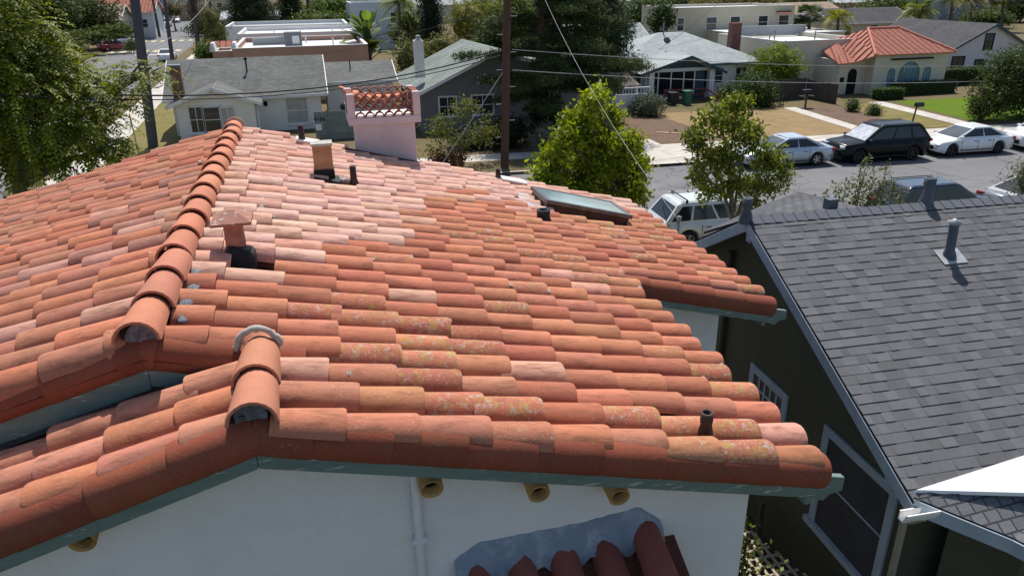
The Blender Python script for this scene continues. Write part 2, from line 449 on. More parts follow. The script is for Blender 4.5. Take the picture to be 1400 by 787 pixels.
# ridge caps
def ridge(x, ya, yb, z, step=.485, r0=.138, r1=.114, tint=(.48, .20, .125)):
    mb = MB(); yy = ya
    while yy < yb - .1:
        L = min(step + .09, yb - yy)
        clay_tile(mb, (x + random.uniform(-.01, .01), yy, z - .10), V((random.uniform(-.02, .02), 1, -.045)), (0, 0, 1), L, r0, r1, (*jit(tint, .09), random.choice([0, 0, .08])), half=88, th=.02)
        yy += step
    return mb.build('ridge_cap', M_CAP, TROOT)
ridge(RX, YM - .12, BACK + .05, RZ + .058)
ridge(FX, Y0 - .14, YM - .02, FZ + .055, .43)
def lump(mb, c, r, seed=0, sq=(1, 1, 1)):
    rr = random.Random(seed); n = 10; vs = []; fs = []
    for i in range(7):
        t_ = PI * i / 6
        for k in range(n):
            a = 2 * PI * k / n; q = r * rr.uniform(.78, 1.15)
            vs.append((c[0] + sq[0] * q * math.sin(t_) * math.cos(a), c[1] + sq[1] * q * math.sin(t_) * math.sin(a), c[2] + sq[2] * q * math.cos(t_)))
    for i in range(6):
        for k in range(n): fs.append((i * n + k, (i + 1) * n + k, (i + 1) * n + (k + 1) % n, i * n + (k + 1) % n))
    mb.add(vs, fs, smooth=True)
for (cx, cy, cz, sd) in ((RX, YM - .02, RZ - .04, 1), (FX, Y0 - .04, FZ - .04, 2)):
    for nm, rad, dy, mt in (('ridge_end', .118, 0, M_ENDSHADE), ('mortar_plug', .088, -.012, M_MORTAR)):
        ring = [-1.9 + 3.8 * k / 18 for k in range(19)] if nm == 'ridge_end' else [2 * PI * k / 18 for k in range(19)]
        mb = MB(); vs_l = [(cx, cy + dy - .025, cz)] 
        for f in (.5, 1.0): vs_l += [(cx + rad * f * math.sin(a_) * random.uniform(.92, 1.05), cy + dy + random.uniform(-.012, .006), cz + rad * f * math.cos(a_) * random.uniform(.9, 1.05)) for a_ in ring]
        mb.add(vs_l, [(0, k + 1, k + 2) for k in range(18)] + [(k + 1, k + 20, k + 21, k + 2) for k in range(18)]); mb.build(nm, mt, TROOT)
mb = MB(); pth = []
for k in range(15):
    a = -1.45 + 2.9 * k / 14; q = random.uniform(.93, 1.04); pth.append((FX + .135 * q * math.sin(a), YM - .04 + random.uniform(-.012, .012), FZ - .045 + .145 * q * math.cos(a)))
mb.tube(pth, [random.uniform(.017, .027) for _ in pth], 7)
mb.build('mortar_seal', M_MORTARW, TROOT)
for k, (lx, ly) in enumerate(((-.99, 5.05), (-.98, 5.35), (-1.0, 5.68), (-.97, 7.1), (-.98, 4.85))):
    mb = MB(); lump(mb, (lx, ly, zr(lx) - .07), .10, 20 + k, (.55, 1.3, .35)); mb.build('ridge_mortar', M_MORTAR, TROOT)
for k, (px_, py_) in enumerate(((477, 505), (565, 540), (357, 269), (357, 280), (415, 330), (580, 398), (747, 505))):
    d_ = ray(px_, py_); kk = (zr(0) - .02 - CAMH) / (d_.z + S * d_.x); P = CAM + d_ * kk
    mb = MB(); lump(mb, (P.x, P.y, P.z - .035), .042, 40 + k, (.6, 1.1, .9)); mb.build('mortar_chip', M_MORTARW, TROOT)

# walls
w = MB()
WY, WX = 3.76, 2.70
wall_top = lambda x: (zr(x) if x > FX else zfl(x)) - .255
w.prism([(-7.2, WY, 0), (WX, WY, 0), (WX, WY, wall_top(WX)), (FX, WY, wall_top(FX)), (-7.2, WY, wall_top(-7.2))], (0, .9, 0))
w.prism([(-7.19, 4.665, 0), (WX - .004, 4.665, 0), (WX - .004, 4.665, zr(WX) - .26), (RX, 4.665, RZ - .26), (-7.19, 4.665, zl(-7.19) - .26)], (0, 6.75, 0))
w.prism([(WX, 7.52, 0), (4.62, 7.52, 0), (4.62, 7.52, zr(4.62) - .26), (WX, 7.52, zr(WX) - .26)], (0, 3.88, 0))
w.build('wall', M_WHITE, TROOT)
# fascia boards along the rakes
def fascia(x0, x1, yf, zf, tail=0, drop=.20, h=.135):
    mb = MB(); sg = 1 if x1 > x0 else -1
    P = [(x0, yf, zf(x0) - drop), (x1, yf, zf(x1) - drop), (x1, yf, zf(x1) - drop - h), (x0, yf, zf(x0) - drop - h)]
    if tail:
        z1 = zf(x1); xt = x1 + sg * tail; zt = zf(xt)
        P = [(x0, yf, zf(x0) - drop), (xt, yf, zt - drop + .05), (xt, yf, zt - drop - .06), (xt - sg * .10, yf, zt - drop - .075), (xt - sg * .15, yf, zt - drop - .12), (x1 - sg * .02, yf, zf(x1) - drop - h), (x0, yf, zf(x0) - drop - h)]
    mb.prism(P, (0, .05, 0)); return mb.build('fascia', M_FASCIA, TROOT, bevel=.006)
fascia(FX, EAVE - .05, Y0 - .115, zr, .22)
fascia(FX - .002, LEFT_END, Y0 - .115, zfl)
fascia(RX, LEFT_END, YM - .06, zl, 0, .20, .19)
fascia(RX + .002, FX + .15, YM - .06, zr, 0, .20, .17)
fascia(2.95, EAVE2 - .04, YE - .125, zr, .24)
def barge(x, ya, yb, zf):                 # eave boards behind the tile ends
    mb = MB(); mb.box((x, (ya + yb) / 2, zf(x) - .30), (.05, yb - ya, .2)); mb.build('fascia', M_FASCIA, TROOT, bevel=.006)
barge(EAVE - .10, Y0 - .11, YE - .18, zr); barge(EAVE2 - .10, YE - .11, BACK - .1, zr)
mb = MB(); mb.prism([(EAVE - .13, Y0 - .10, zr(EAVE) - .27), (WX, Y0 - .10, zr(WX) - .27), (WX, Y0 - .10, zr(WX) - .30), (EAVE - .13, Y0 - .10, zr(EAVE) - .30)], (0, 7.7, 0)); mb.build('soffit', M_FASCIA, TROOT)
# clay drain spouts and the white conduit on the gable wall
for px_, py_ in ((116, 728), (588, 658), (733, 665), (842, 670)):
    c = PY(px_, py_ - 1, WY - .10); rot = Matrix.Rotation(math.radians(-80), 3, 'X')
    mb = MB(); mb.lathe([(.052, .17), (.052, -.065), (.065, -.075), (.070, -.07), (.072, .17)], c, rot, 18)
    sp = mb.build('drain_spout', M_CLAYP, TROOT)
    mb = MB(); mb.lathe([(.0005, .0), (.053, .0)], c, rot, 18); mb.build('bore', M_DARK, sp)
a, b = PY(567, 652, WY - .035), PY(579, 800, WY - .035)
mb = MB(); mb.tube([a + V((0, 0, .1)), (a.x, WY - .035, 1.0)], .028, 12); mb.box((a.x, WY - .03, b.z + .38), (.09, .06, .035)); mb.build('conduit', M_WPIPE, TROOT)
# tiled awning on the gable wall
aw_tops = [PY(650, 762, WY), PY(693, 752, WY), PY(757, 741, WY), PY(822, 734, WY), PY(880, 716, WY)]
z_aw = aw_tops[2].z
mb = MB(); d = V((0, 1, .50)).normalized(); n = V((0, -.5, 1)).normalized()
AW = [aw_tops[0].x + (aw_tops[4].x - aw_tops[0].x) * k / 4 for k in range(5)]
for k, x in enumerate(AW):
    top = V((x, WY + .02, z_aw - .09 + (.07 if k == 4 else 0)))
    for q in range(2): clay_tile(mb, top - d * (.46 * (q + 1)), (d - n * .03).normalized(), n, .52, .118, .10, (*jit((.22, .07, .055), .1), 0), half=88)
    mb.add([(x + .06, WY, z_aw - .14), (x + .24, WY, z_aw - .14), (x + .24, WY - .8, z_aw - .54), (x + .06, WY - .8, z_aw - .54)], [(0, 3, 2, 1)], (.12, .04, .03, 0))
aw = mb.build('awning_roof', M_TILE, TROOT)
mb = MB(); N = 40; vs = []; fs = []
xa, xb = AW[0] - .14, AW[4] + .12
for i in range(N + 1):
    f = i / N; x = xa + (xb - xa) * f; e = min(1, min(f, 1 - f) * 9)
    top = z_aw + (.02 + .105 * e + .05 * max(0, f - .6) / .4 * e + random.uniform(-.005, .005))
    low = z_aw - .10 + .04 * math.sin(i * 1.3)
    vs += [(x, WY - .002, top), (x, WY - .02, top - .02), (x, WY - .045 - random.uniform(0, .02), low + .06), (x, WY - .10, low - .03), (x, WY - .002, low - .08)]
for i in range(N):
    for k in range(4): fs.append((i * 5 + k, i * 5 + k + 1, i * 5 + 6 + k, i * 5 + 5 + k))
mb.add(vs, fs, smooth=True); mb.build('mortar_flashing', M_TARP, aw)

# ---- things standing on the roof
def on_roof(px_, py_, lift=0.0):
    d_ = ray(px_, py_); kk = (zr(0) + lift - CAMH) / (d_.z + S * d_.x); return CAM + d_ * kk
# clay flue with a rusty square cap
b = V((-.74, 6.12, zr(-.74)))
mb = MB(); mb.lathe([(.078, -.15), (.080, .0), (.076, .22), (.076, .27)], b, None, 20); fl = mb.build('roof_flue', plain('flue_clay', (.46, .20, .14), .8, .25, 7, .4), TROOT)
mb = MB(); z = b.z + .26; h = .155
mb.add([(b.x - h, b.y - h, z), (b.x + h, b.y - h, z), (b.x + h, b.y + h, z), (b.x - h, b.y + h, z), (b.x - .03, b.y - .03, z + .08), (b.x + .03, b.y - .03, z + .08), (b.x + .03, b.y + .03, z + .08), (b.x - .03, b.y + .03, z + .08)],
       [(0, 1, 5, 4), (1, 2, 6, 5), (2, 3, 7, 6), (3, 0, 4, 7), (4, 5, 6, 7)])
mb.box((b.x, b.y, z - .011), (2 * h, 2 * h, .022)); mb.build('flue_cap', M_RUST, fl)
mb = MB(); mb.box((b.x + .02, b.y - .06, b.z - .05), (.30, .27, .18), rot=Matrix.Rotation(.26, 3, 'Y'), taper=.72); mb.build('tar_flashing', M_TAR, fl, bevel=.04)
# wooden box vent
b = on_roof(444, 240)
mb = MB(); mb.box((b.x, b.y + .08, b.z + .12), (.23, .20, .50)); bx = mb.build('box_vent', M_WOODBOX, TROOT)
mb = MB(); mb.box((b.x, b.y + .08, b.z + .385), (.26, .23, .03)); mb.build('vent_lid', M_MORTARW, bx)
mb = MB(); mb.box((b.x, b.y + .06, b.z + .02), (.25, .25, .12)); mb.box((b.x + .02, b.y - .04, b.z - .03), (.32, .34, .05), rot=Matrix.Rotation(.26, 3, 'Y')); mb.build('vent_flashing', M_TAR, bx, bevel=.015)
mb = MB(); lump(mb, (b.x + .21, b.y + .0, b.z - .07), .06, 8, (.8, 1.2, .6)); mb.build('vent_mortar', M_MORTARW, bx)
# pipe stacks
def stack(px_, py_, r=.042, h=.22, m=M_TAR, collar=None, lift=0.0):
    b = on_roof(px_, py_); mb = MB()
    mb.lathe([(r * 1.7, -.14), (r * 1.5, -.03), (r, .05), (r, h), (r * .8, h), (r * .75, h - .06)], b, None, 14)
    o = mb.build('vent_pipe', m, TROOT)
    if collar:
        mb = MB(); mb.lathe([(r * 1.25, h - .07), (r * 1.3, h - .06), (r * 1.3, h + .01), (r * .9, h + .01), (r * .85, h - .05)], b, None, 14); mb.build('pipe_collar', m, o)
    mb = MB(); mb.lathe([(.0005, h - .05), (r * .8, h - .05)], b, None, 14); mb.build('pipe_bore', M_DARK, o)
    return o
M_BPIPE = plain('brown_pipe', (.055, .03, .022), .5, .4, 9, .2)
stack(484, 249, .04, .20, M_BPIPE); stack(743, 297, .07, .10, M_TAR, True); stack(965, 584, .034, .11, M_BPIPE, True)
o = stack(413, 192, .045, .22, M_BPIPE); o2 = stack(681, 243, .04, .14, M_BPIPE)
for oo, (px_, py_) in ((o, (425, 194)), (o2, (702, 247))):
    b = on_roof(px_, py_); mb = MB(); mb.box((b.x, b.y, b.z + .01), (.42, .26, .03), rot=Matrix.Rotation(.26, 3, 'Y')); mb.build('pipe_flashing', M_WTRIM, oo, bevel=.008)
# skylight
sx0, sx1, sy0, sy1 = 3.06, 4.34, 9.80, 10.56
def sq(x, y, u): return (x + S * u * cosS, y, zr(x) + u * cosS)
def sky_box(mb, x0, x1, ya, yb, u0, u1):
    q = [sq(x0, ya, u0), sq(x1, ya, u0), sq(x1, yb, u0), sq(x0, yb, u0), sq(x0, ya, u1), sq(x1, ya, u1), sq(x1, yb, u1), sq(x0, yb, u1)]
    mb.add(q, [(3, 2, 1, 0), (4, 5, 6, 7), (0, 1, 5, 4), (1, 2, 6, 5), (2, 3, 7, 6), (3, 0, 4, 7)])
mb = MB(); sky_box(mb, sx0, sx1, sy0, sy1, -.16, .055); sl_ = mb.build('skylight', M_BROWNM, TROOT, bevel=.01)
mb = MB(); t_ = .038
for (x0, x1, ya, yb) in ((sx0 - .03, sx1 + .03, sy0 - .03, sy0 + t_), (sx0 - .03, sx1 + .03, sy1 - t_, sy1 + .03), (sx0 - .03, sx0 + t_, sy0 + t_, sy1 - t_), (sx1 - t_, sx1 + .03, sy0 + t_, sy1 - t_)): sky_box(mb, x0, x1, ya, yb, .055, .115)
mb.build('skylight_frame', plain('grey_brown_metal', (.13, .125, .12), .35, .2, 6, .05, .3), sl_, bevel=.008)
mb = MB(); sky_box(mb, sx0 + t_, sx1 - t_, sy0 + t_, sy1 - t_, .058, .108); mb.build('skylight_pane', M_SKYGL, sl_)
mb = MB(); mb.add([sq(sx0 - .04, sy0 - .06, -.02), sq(sx0 - .04, sy1 + .03, -.02), sq(sx0 - .30, sy1 + .03, -.015), sq(sx0 - .30, sy0 - .06, -.015)], [(0, 1, 2, 3)]); mb.build('skylight_flashing', M_LEAD, sl_); mb = MB(); mb.add([sq(sx1 + .03, sy0 - .05, -.10), sq(sx1 + .20, sy0 - .05, -.10), sq(sx1 + .2, sy0 + .1, -.03), sq(sx1 + .03, sy0 + .1, -.03)], [(0, 1, 2, 3)])
mb.build('skylight_flashing', M_WTRIM, sl_)

# ---- pink chimney with a crown of clay tile screens
cx0, cx1, cy0, cy1 = .56, 1.46, 11.42, 12.05
zt = PY(527, 168, cy0).z; zc = PY(527, 127, cy0 - .05).z
mb = MB(); mb.box(((cx0 + cx1) / 2, (cy0 + cy1) / 2, (zt + 4.9) / 2), (cx1 - cx0, cy1 - cy0, zt - 4.9)); ch = mb.build('chimney', M_PINK, TROOT, bevel=.015)
fx0, fx1, fy0, fy1 = cx0 - .09, cx1 + .09, cy0 - .06, cy1 + .10
mb = MB(); mb.box(((fx0 + fx1) / 2, (fy0 + fy1) / 2, zt + .045), (fx1 - fx0, fy1 - fy0, .11)); 
for x in (fx0 + .055, fx1 - .055):
    for yy in (fy0 + .055, fy1 - .055): mb.box((x, yy, (zt + .1 + zc) / 2), (.11, .11, zc - zt - .1))
mb.build('crown_frame', M_PINK, ch, bevel=.012)
mb = MB(); mb.box(((fx0 + fx1) / 2, (fy0 + fy1) / 2, zt + .108), (fx1 - fx0 - .22, fy1 - fy0 - .22, .016)); mb.build('crown_floor', M_WTRIM, ch)
def arcs(mb, A, B, z0, rows, rad, dep):
    A, B = V(A), V(B); d_ = (B - A); L = d_.length; d_.normalize(); nn = V((d_.y, -d_.x, 0))
    n_ = max(1, round(L / (2 * rad))); rad = L / (2 * n_)
    for r_ in range(rows):
        off = 0 if r_ % 2 == 0 else rad
        for k in range(n_ - (0 if r_ % 2 == 0 else 1)):
            c = A + d_ * (rad + 2 * rad * k + off) + V((0, 0, z0 + r_ * rad * .98)); P = [[], [], [], []]; ns = 10
            for i in range(ns + 1):
                a = PI * i / ns
                for q, (rr, dd) in enumerate(((rad * 1.04, 0), (rad * 1.04, dep), (rad * .80, dep), (rad * .80, 0))):
                    P[q].append(c + d_ * (math.cos(a) * rr) + V((0, 0, math.sin(a) * rr)) + nn * (dd - dep / 2))
            m1 = ns + 1; vs = P[0] + P[1] + P[2] + P[3]; fs = []
            for q in range(4):
                for i in range(ns): fs.append((q * m1 + i, ((q + 1) % 4) * m1 + i, ((q + 1) % 4) * m1 + i + 1, q * m1 + i + 1))
            fs += [(0, m1, 2 * m1, 3 * m1), (ns, m1 + ns, 2 * m1 + ns, 3 * m1 + ns)]
            mb.add(vs, fs, (*jit((.24, .085, .06), .15), .05))
rows_ = 5
for A, B in (((fx0 + .11, fy0 + .055, 0), (fx1 - .11, fy0 + .055, 0)), ((fx0 + .11, fy1 - .055, 0), (fx1 - .11, fy1 - .055, 0)), ((fx0 + .055, fy0 + .11, 0), (fx0 + .055, fy1 - .11, 0)), ((fx1 - .055, fy0 + .11, 0), (fx1 - .055, fy1 - .11, 0))):
    mb = MB(); arcs(mb, A, B, zt + .10, rows_, .0755, .09); mb.build('tile_screen', M_TILE, ch)
mb = MB(); k0, k1 = cx0 - .2, cx1 + .12
mb.add([(k0, cy0 - .16, zr(k0) - .03), (k1, cy0 - .16, zr(k1) - .03), (k1, cy0 + .0, zr(k1) + .0), (k0, cy0 + .0, zr(k0) + .0)], [(0, 1, 2, 3)], (.10, .035, .03, 0)); mb.build('chimney_base_strip', M_TILE, ch)  # dark red-brown strip on the tiles along the chimney foot
# ------------------------------------------------------------------ grey shingle house next door
PH = math.radians(-3.0)
NU, NW = V((math.cos(PH), math.sin(PH), 0)), V((-math.sin(PH), math.cos(PH), 0))
NO = V((6.20, 9.58, 5.40))                        # ridge end
def N(a, b, z): return V((NO.x, NO.y, 0)) + NU * a + NW * b + V((0, 0, z))
SF, SB, NZ = .482, .555, 5.40
EF, EB = 4.22, 4.3                                 # run of the two slopes
NLEN = 9.5
M_OLIVE = NT('olive_siding')
_f = M_OLIVE.noise(1.2, 5); _w = M_OLIVE.n('ShaderNodeTexWave', Scale=2.6, Distortion=.0); _w.bands_direction = 'Z'; _w.wave_profile = 'SAW'; M_OLIVE.l(M_OLIVE.coord(), _w.inputs['Vector'])
M_OLIVE.bump(_w.outputs['Fac'], .5, .03)
M_OLIVE = M_OLIVE.done(M_OLIVE.ramp(_f, [(.3, (.062, .066, .044)), (.7, (.085, .088, .060))]), .7, 0, .2)
M_BTRIM = plain('blue_grey_trim', (.33, .39, .44), .55, .1, 3, .05)
M_BPAINT = plain('slate_pipe_paint', (.085, .105, .125), .5, .2, 6, .1)
M_SCREEN = plain('insect_screen', (.045, .045, .05), .75, .15, 3)
NROOT = thing('shingle_roof_house', 'olive sided house with a dark grey shingle roof beside the tile roof', 'house', NO * 1)
NROOT.location = (NO.x, NO.y, 0)
def sh_tint():
    v = random.choice([.10, .108, .112, .117, .124, .134]) * random.uniform(.95, 1.05)
    return (v * .975, v * 1.0, v * 1.05, 1)
def shingle_slope(mb, P0, du, dv, nrm, width, length, expo=.143, tab=.165, clip=None):
    """courses of laminated tabs: each course is tipped so its lower edge stands proud"""
    rows = int(length / expo) + 1
    for r_ in range(rows):
        v1 = length - r_ * expo; v0 = max(0, v1 - expo)   # v runs up the slope; v0 is the upper edge -> measured down
        u = -random.uniform(0, tab)
        while u < width:
            wdt = tab * random.uniform(.55, 1.5); a, b = max(0, u), min(width, u + wdt); u += wdt
            if b - a < .01: continue
            thick = random.random() < .5
            h = .013 if thick else .006
            L0, L1 = v1, v0 - .01
            q = lambda uu, vv, hh: P0 + du * uu + dv * vv + nrm * hh
            if clip and not clip(q((a + b) / 2, (L0 + L1) / 2, 0)): continue
            mb.add([q(a, L0, h), q(b, L0, h), q(b, L1, .001), q(a, L1, .001), q(a, L0, -.004), q(b, L0, -.004)], [(0, 1, 2, 3), (4, 5, 1, 0)], sh_tint())
def nslope(front, name, label=None, a0=0, a1=NLEN):
    s_ = SF if front else SB; run = EF if front else EB; sg = -1 if front else 1
    dv = (NW * sg + V((0, 0, -s_))).normalized(); n = (NW * (sg * s_) + V((0, 0, 1))).normalized(); L = run * math.hypot(1, s_)
    mb = MB(); slab(mb, [N(a0, 0, NZ - .01), N(a1, 0, NZ - .01), N(a1, sg * run, NZ - .01 - run * s_), N(a0, sg * run, NZ - .01 - run * s_)] , .05)
    mb.c = [(.05, .05, .055, 1)] * len(mb.v)
    shingle_slope(mb, N(a0, 0, NZ), NU, dv, n, a1 - a0, L)
    o = mb.build(name, M_SHINGLE, NROOT); return o
r1 = nslope(True, 'roof_slope'); nslope(False, 'roof_slope')
mb = MB(); a = .02
while a < NLEN:                                    # ridge caps, each lapped over the next
    for sg, s_ in ((-1, SF), (1, SB)):
        mb.add([N(a, 0, NZ + .03), N(a + .21, 0, NZ + .018), N(a + .21, sg * .16, NZ + .012 - .16 * s_), N(a, sg * .16, NZ + .026 - .16 * s_), N(a, 0, NZ + .0), N(a, sg * .16, NZ + .0 - .16 * s_)],
               [(0, 1, 2, 3) if sg < 0 else (3, 2, 1, 0), (0, 3, 5, 4)] + [], (.11, .118, .135, 1))
        b_ = N(a, sg * .16, NZ + .026 - .16 * s_); c_ = N(a + .21, sg * .16, NZ + .012 - .16 * s_)
        mb.add([b_, c_, c_ - V((0, 0, .02)), b_ - V((0, 0, .034))], [(0, 1, 2, 3)], (.03, .03, .035, 1))
    a += .185
mb.build('ridge_cap', M_SHINGLE, NROOT)
# walls
ov = .38
ag = ov; wf, wb = -(EF - .42), EB - .42
mb = MB()
mb.prism([N(ag, wf, 0), N(ag, wb, 0), N(ag, wb, NZ - wb * SB - .08), N(ag, 0, NZ - .08), N(ag, wf, NZ + wf * SF - .08)], NU * (NLEN - .6)); mb.build('wall', M_OLIVE, NROOT)
# rake boards, soffit and the knee brackets
for sg, s_, run in ((-1, SF, EF), (1, SB, EB)):
    mb = MB(); mb.prism([N(-.012, 0, NZ - .035), N(-.012, sg * run, NZ - .035 - run * s_), N(-.012, sg * run, NZ - .22 - run * s_), N(-.012, 0, NZ - .22)], NU * .05); mb.build('rake_board', M_BTRIM, NROOT, bevel=.005)
    mb = MB(); mb.prism([N(.04, 0, NZ - .075), N(.04, sg * run, NZ - .075 - run * s_), N(.04, sg * run, NZ - .09 - run * s_), N(.04, 0, NZ - .09)], NU * (ov - .04)); mb.build('soffit', M_BTRIM, NROOT)
for b_, s_ in ((0, 0), (wf + .05, SF)):
    z = NZ - abs(b_) * s_ - .30
    mb = MB(); mb.prism([N(.05, b_ - .07, z - .10), N(.05, b_ + .07, z - .10), N(.05, b_ + .07, z + .10), N(.05, b_ - .07, z + .10)], NU * (ov - .05)); mb.build('bracket', M_BTRIM, NROOT, bevel=.008)
# gutter at the low corner
gz = NZ - EF * SF - .06
mb = MB()
prof = [(-.02, .0), (-.02, -.12), (-.10, -.12), (-.15, -.02), (-.15, .01), (-.135, .01), (-.09, -.105), (-.035, -.105), (-.035, .0)]
mb.prism([N(-.18, -EF + p_[0], gz + p_[1]) for p_ in prof], NU * .42); mb.build('gutter', M_WTRIM, NROOT)
mb = MB(); mb.tube([N(.10, -EF - .08, gz - .10), N(.12, -EF + .1, gz - .3), N(.30, wf - .05, gz - .55), N(.30, wf - .05, .1)], .045, 10); mb.build('downspout', plain('tan_downspout', (.38, .35, .29), .5, .1, 4), NROOT)
mb = MB(); c = N(ov - .06, .95, 0); mb.tube([V((c.x, c.y, .1)), V((c.x, c.y, 4.5))], .05, 10); mb.build('downspout', plain('dark_downspout', (.05, .048, .035), .6, .2, 4), NROOT)
def nwin(b0, b1, z0, z1, frame, kind):
    """window in the gable wall; b0<b1 along the wall"""
    a = ov - .035; mb = MB(); f = .13
    for (p, q, r_, s_) in ((b0, b1, z1 - f, z1), (b0 - .0, b0 + f, z0, z1 - f), (b1 - f, b1, z0, z1 - f)): mb.prism([N(a, p, r_), N(a, q, r_), N(a, q, s_), N(a, p, s_)], NU * .05)
    mb.prism([N(a - .05, b0 - .06, z0 - .09), N(a - .05, b1 + .06, z0 - .09), N(a - .05, b1 + .06, z0), N(a - .05, b0 - .06, z0)], NU * .085)
    w_ = mb.build('window', frame, NROOT, bevel=.006)
    mb = MB(); mb.prism([N(a + .025, b0 + f, z0), N(a + .025, b1 - f, z0), N(a + .025, b1 - f, z1 - f), N(a + .025, b0 + f, z1 - f)], NU * .02); mb.build('pane', M_SCREEN if kind == 'screen' else M_GLASS, w_)
    mb = MB()
    if kind == 'screen': mb.prism([N(a + .01, b0 + f, (z0 + z1) / 2 - .012), N(a + .01, b1 - f, (z0 + z1) / 2 - .012), N(a + .01, b1 - f, (z0 + z1) / 2 + .012), N(a + .01, b0 + f, (z0 + z1) / 2 + .012)], NU * .014)
    else:
        for k in range(1, 5):
            b_ = b0 + f + (b1 - b0 - 2 * f) * k / 5; mb.prism([N(a + .01, b_ - .018, z0), N(a + .01, b_ + .018, z0), N(a + .01, b_ + .018, z1 - f), N(a + .01, b_ - .018, z1 - f)], NU * .014)
        zm = z1 - f - .22; mb.prism([N(a + .012, b0 + f, zm - .018), N(a + .012, b1 - f, zm - .018), N(a + .012, b1 - f, zm + .018), N(a + .012, b0 + f, zm + .018)], NU * .01)
    mb.build('glazing_bar', frame, w_)
nwin(-3.62, -2.08, 1.38, 2.98, M_BTRIM, 'screen')
nwin(-1.15, -.02, 1.55, 2.88, M_BTRIM, 'bars')
# roof pipes
def npipe(px_, py_, r, h, top, label=None, lean=.0, plate=True, front=True):
    s_ = SF if front else -SB
    d_ = ray(px_, py_); n = NW * -s_ + V((0, 0, 1)); kk = (V((NO.x, NO.y, NZ)) - CAM).dot(n) / d_.dot(n); b = CAM + d_ * kk
    rot = Matrix.Rotation(lean, 3, 'Y')
    mb = MB(); mb.lathe([(r * 1.9, -.1), (r * 1.55, .02), (r, .12), (r, h)], b, rot, 18); o = mb.build('vent_pipe', M_BPAINT, NROOT)
    mb = MB()
    if top == 'cone': mb.lathe([(r * .9, h - .04), (r * 1.45, h - .0), (r * 1.5, h + .012), (.002, h + .06)], b, rot, 18)
    else: mb.lathe([(r * 1.25, h - .12), (r * 1.28, h - .11), (r * 1.28, h), (r * .85, h), (r * .8, h - .1)], b, rot, 18)
    mb.build('pipe_cap', M_LEAD if top == 'cone' else M_BPAINT, o)
    if top != 'cone': mb = MB(); mb.lathe([(.001, h - .02), (r * .86, h - .02)], b, rot, 18); mb.build('pipe_bore', M_LEAD, o)
    if plate:
        mb = MB(); R = Matrix.Rotation(math.atan(s_), 3, 'X'); R = Matrix.Rotation(PH, 3, 'Z') @ R
        mb.box(b + V((.02, -.02, .012)), (.40, .30, .012), rot=R); mb.build('pipe_flashing', M_LEAD, o, bevel=.004)
    return o
npipe(1297, 351, .066, .54, 'cone', lean=-.05)
npipe(1266, 276, .072, .40, 'open', plate=False)
npipe(1020, 296, .060, .30, 'open', plate=False)
mb = MB(); c = N(1.62, .32, NZ - .05); mb.box(c, (.17, .16, .30)); mb.build('vent_hood', M_BPAINT, NROOT, bevel=.01)
# cross gable behind the ridge, its left slope in view
hx = PY(1094, 262, 10.9)
mb = MB(); za, xb = 5.30, None
A = N(.06, .05, NZ + .0); B = PY(1092, 262, 12.2); Cc = PY(1185, 294, 9.62)
ap = V((B.x, B.y, B.z)); back = ap + NW * 2.2
lo0 = N(.45, .35, NZ - .12); lo1 = lo0 + NW * 3.6 + V((0, 0, -.02))
def tri_shingles(P, Q, R_):
    n = (Q - P).cross(R_ - P).normalized(); n = n if n.z > 0 else -n
    mb2 = MB(); du = NW; dv = None
    return n
pl_ = [N(.10, .10, NZ - .04), N(2.05, .10, NZ - .02), ap, ]
slab(mb, [pl_[0], pl_[1], ap], .04); slab(mb, [pl_[0], ap, ap + NW * 1.2 + V((0, 0, -.6)), N(.1, 1.6, NZ - .75)], .04); slab(mb, [pl_[1], N(3.2, 1.6, NZ - .6), ap + NW * 1.2 + V((0, 0, -.6)), ap], .04)
mb.c = [(.075, .078, .088, 1)] * len(mb.v)
mb.build('cross_gable_roof', brick_roof('cross_shingles', (.085, .088, .095), (.13, .134, .142), (.035, .035, .04), .19, .143), NROOT)
# porch roof at the near corner with a sheet of bright white membrane
A = N(.02, -EF + .03, gz + .10); B = V((6.93, 4.88, 3.05)); Cc = V((7.5, 4.0, 2.9)); D = V((10.5, 4.4, 3.35)); E_ = N(3.6, -EF + .4, gz + .26)
mb = MB(); slab(mb, [A, B, V((8.6, 5.3, 3.28)), E_], .05); slab(mb, [B, Cc, D, V((8.6, 5.3, 3.28))], .05)
mb.c = [(.105, .108, .118, 1)] * len(mb.v)
n = (B - A).cross(V((8.6, 5.3, 3.28)) - A).normalized()
mb.build('porch_roof', brick_roof('porch_shingles', (.115, .118, .128), (.155, .158, .168), (.05, .05, .055), .19, .143), NROOT)
for P, Q in ((A, B), (B, Cc)):
    mb = MB(); e = (Q - P); nn = V((e.y, -e.x, 0)).normalized() * .03
    mb.prism([P + V((0, 0, -.02)), Q + V((0, 0, -.02)), Q + V((0, 0, -.20)), P + V((0, 0, -.20))], nn if True else nn); mb.build('porch_fascia', M_BTRIM, NROOT, bevel=.005)
mb = MB(); mb.prism([V((6.75, 5.5, 0)), V((7.35, 5.0, 0)), V((7.35, 5.0, 2.95)), V((6.75, 5.5, 3.1))], (1.5, .8, 0)); mb.build('porch_wall', M_OLIVE, NROOT)
Wa = A + V((.06, .05, .05)); up_ = (NW + V((0, 0, SF))).normalized()
nf = NW * -SF + V((0, 0, 1))
def on_front(px_, py_, lift):
    d_ = ray(px_, py_); kk = (V((NO.x, NO.y, NZ + lift)) - CAM).dot(nf) / d_.dot(nf); return CAM + d_ * kk
Wb, Wb2 = on_front(1400, 622, .05), on_front(1500, 574, .05)
Wc = G(1400, 673, 3.36); Wc2 = G(1500, 664, 3.45)
mb = MB()
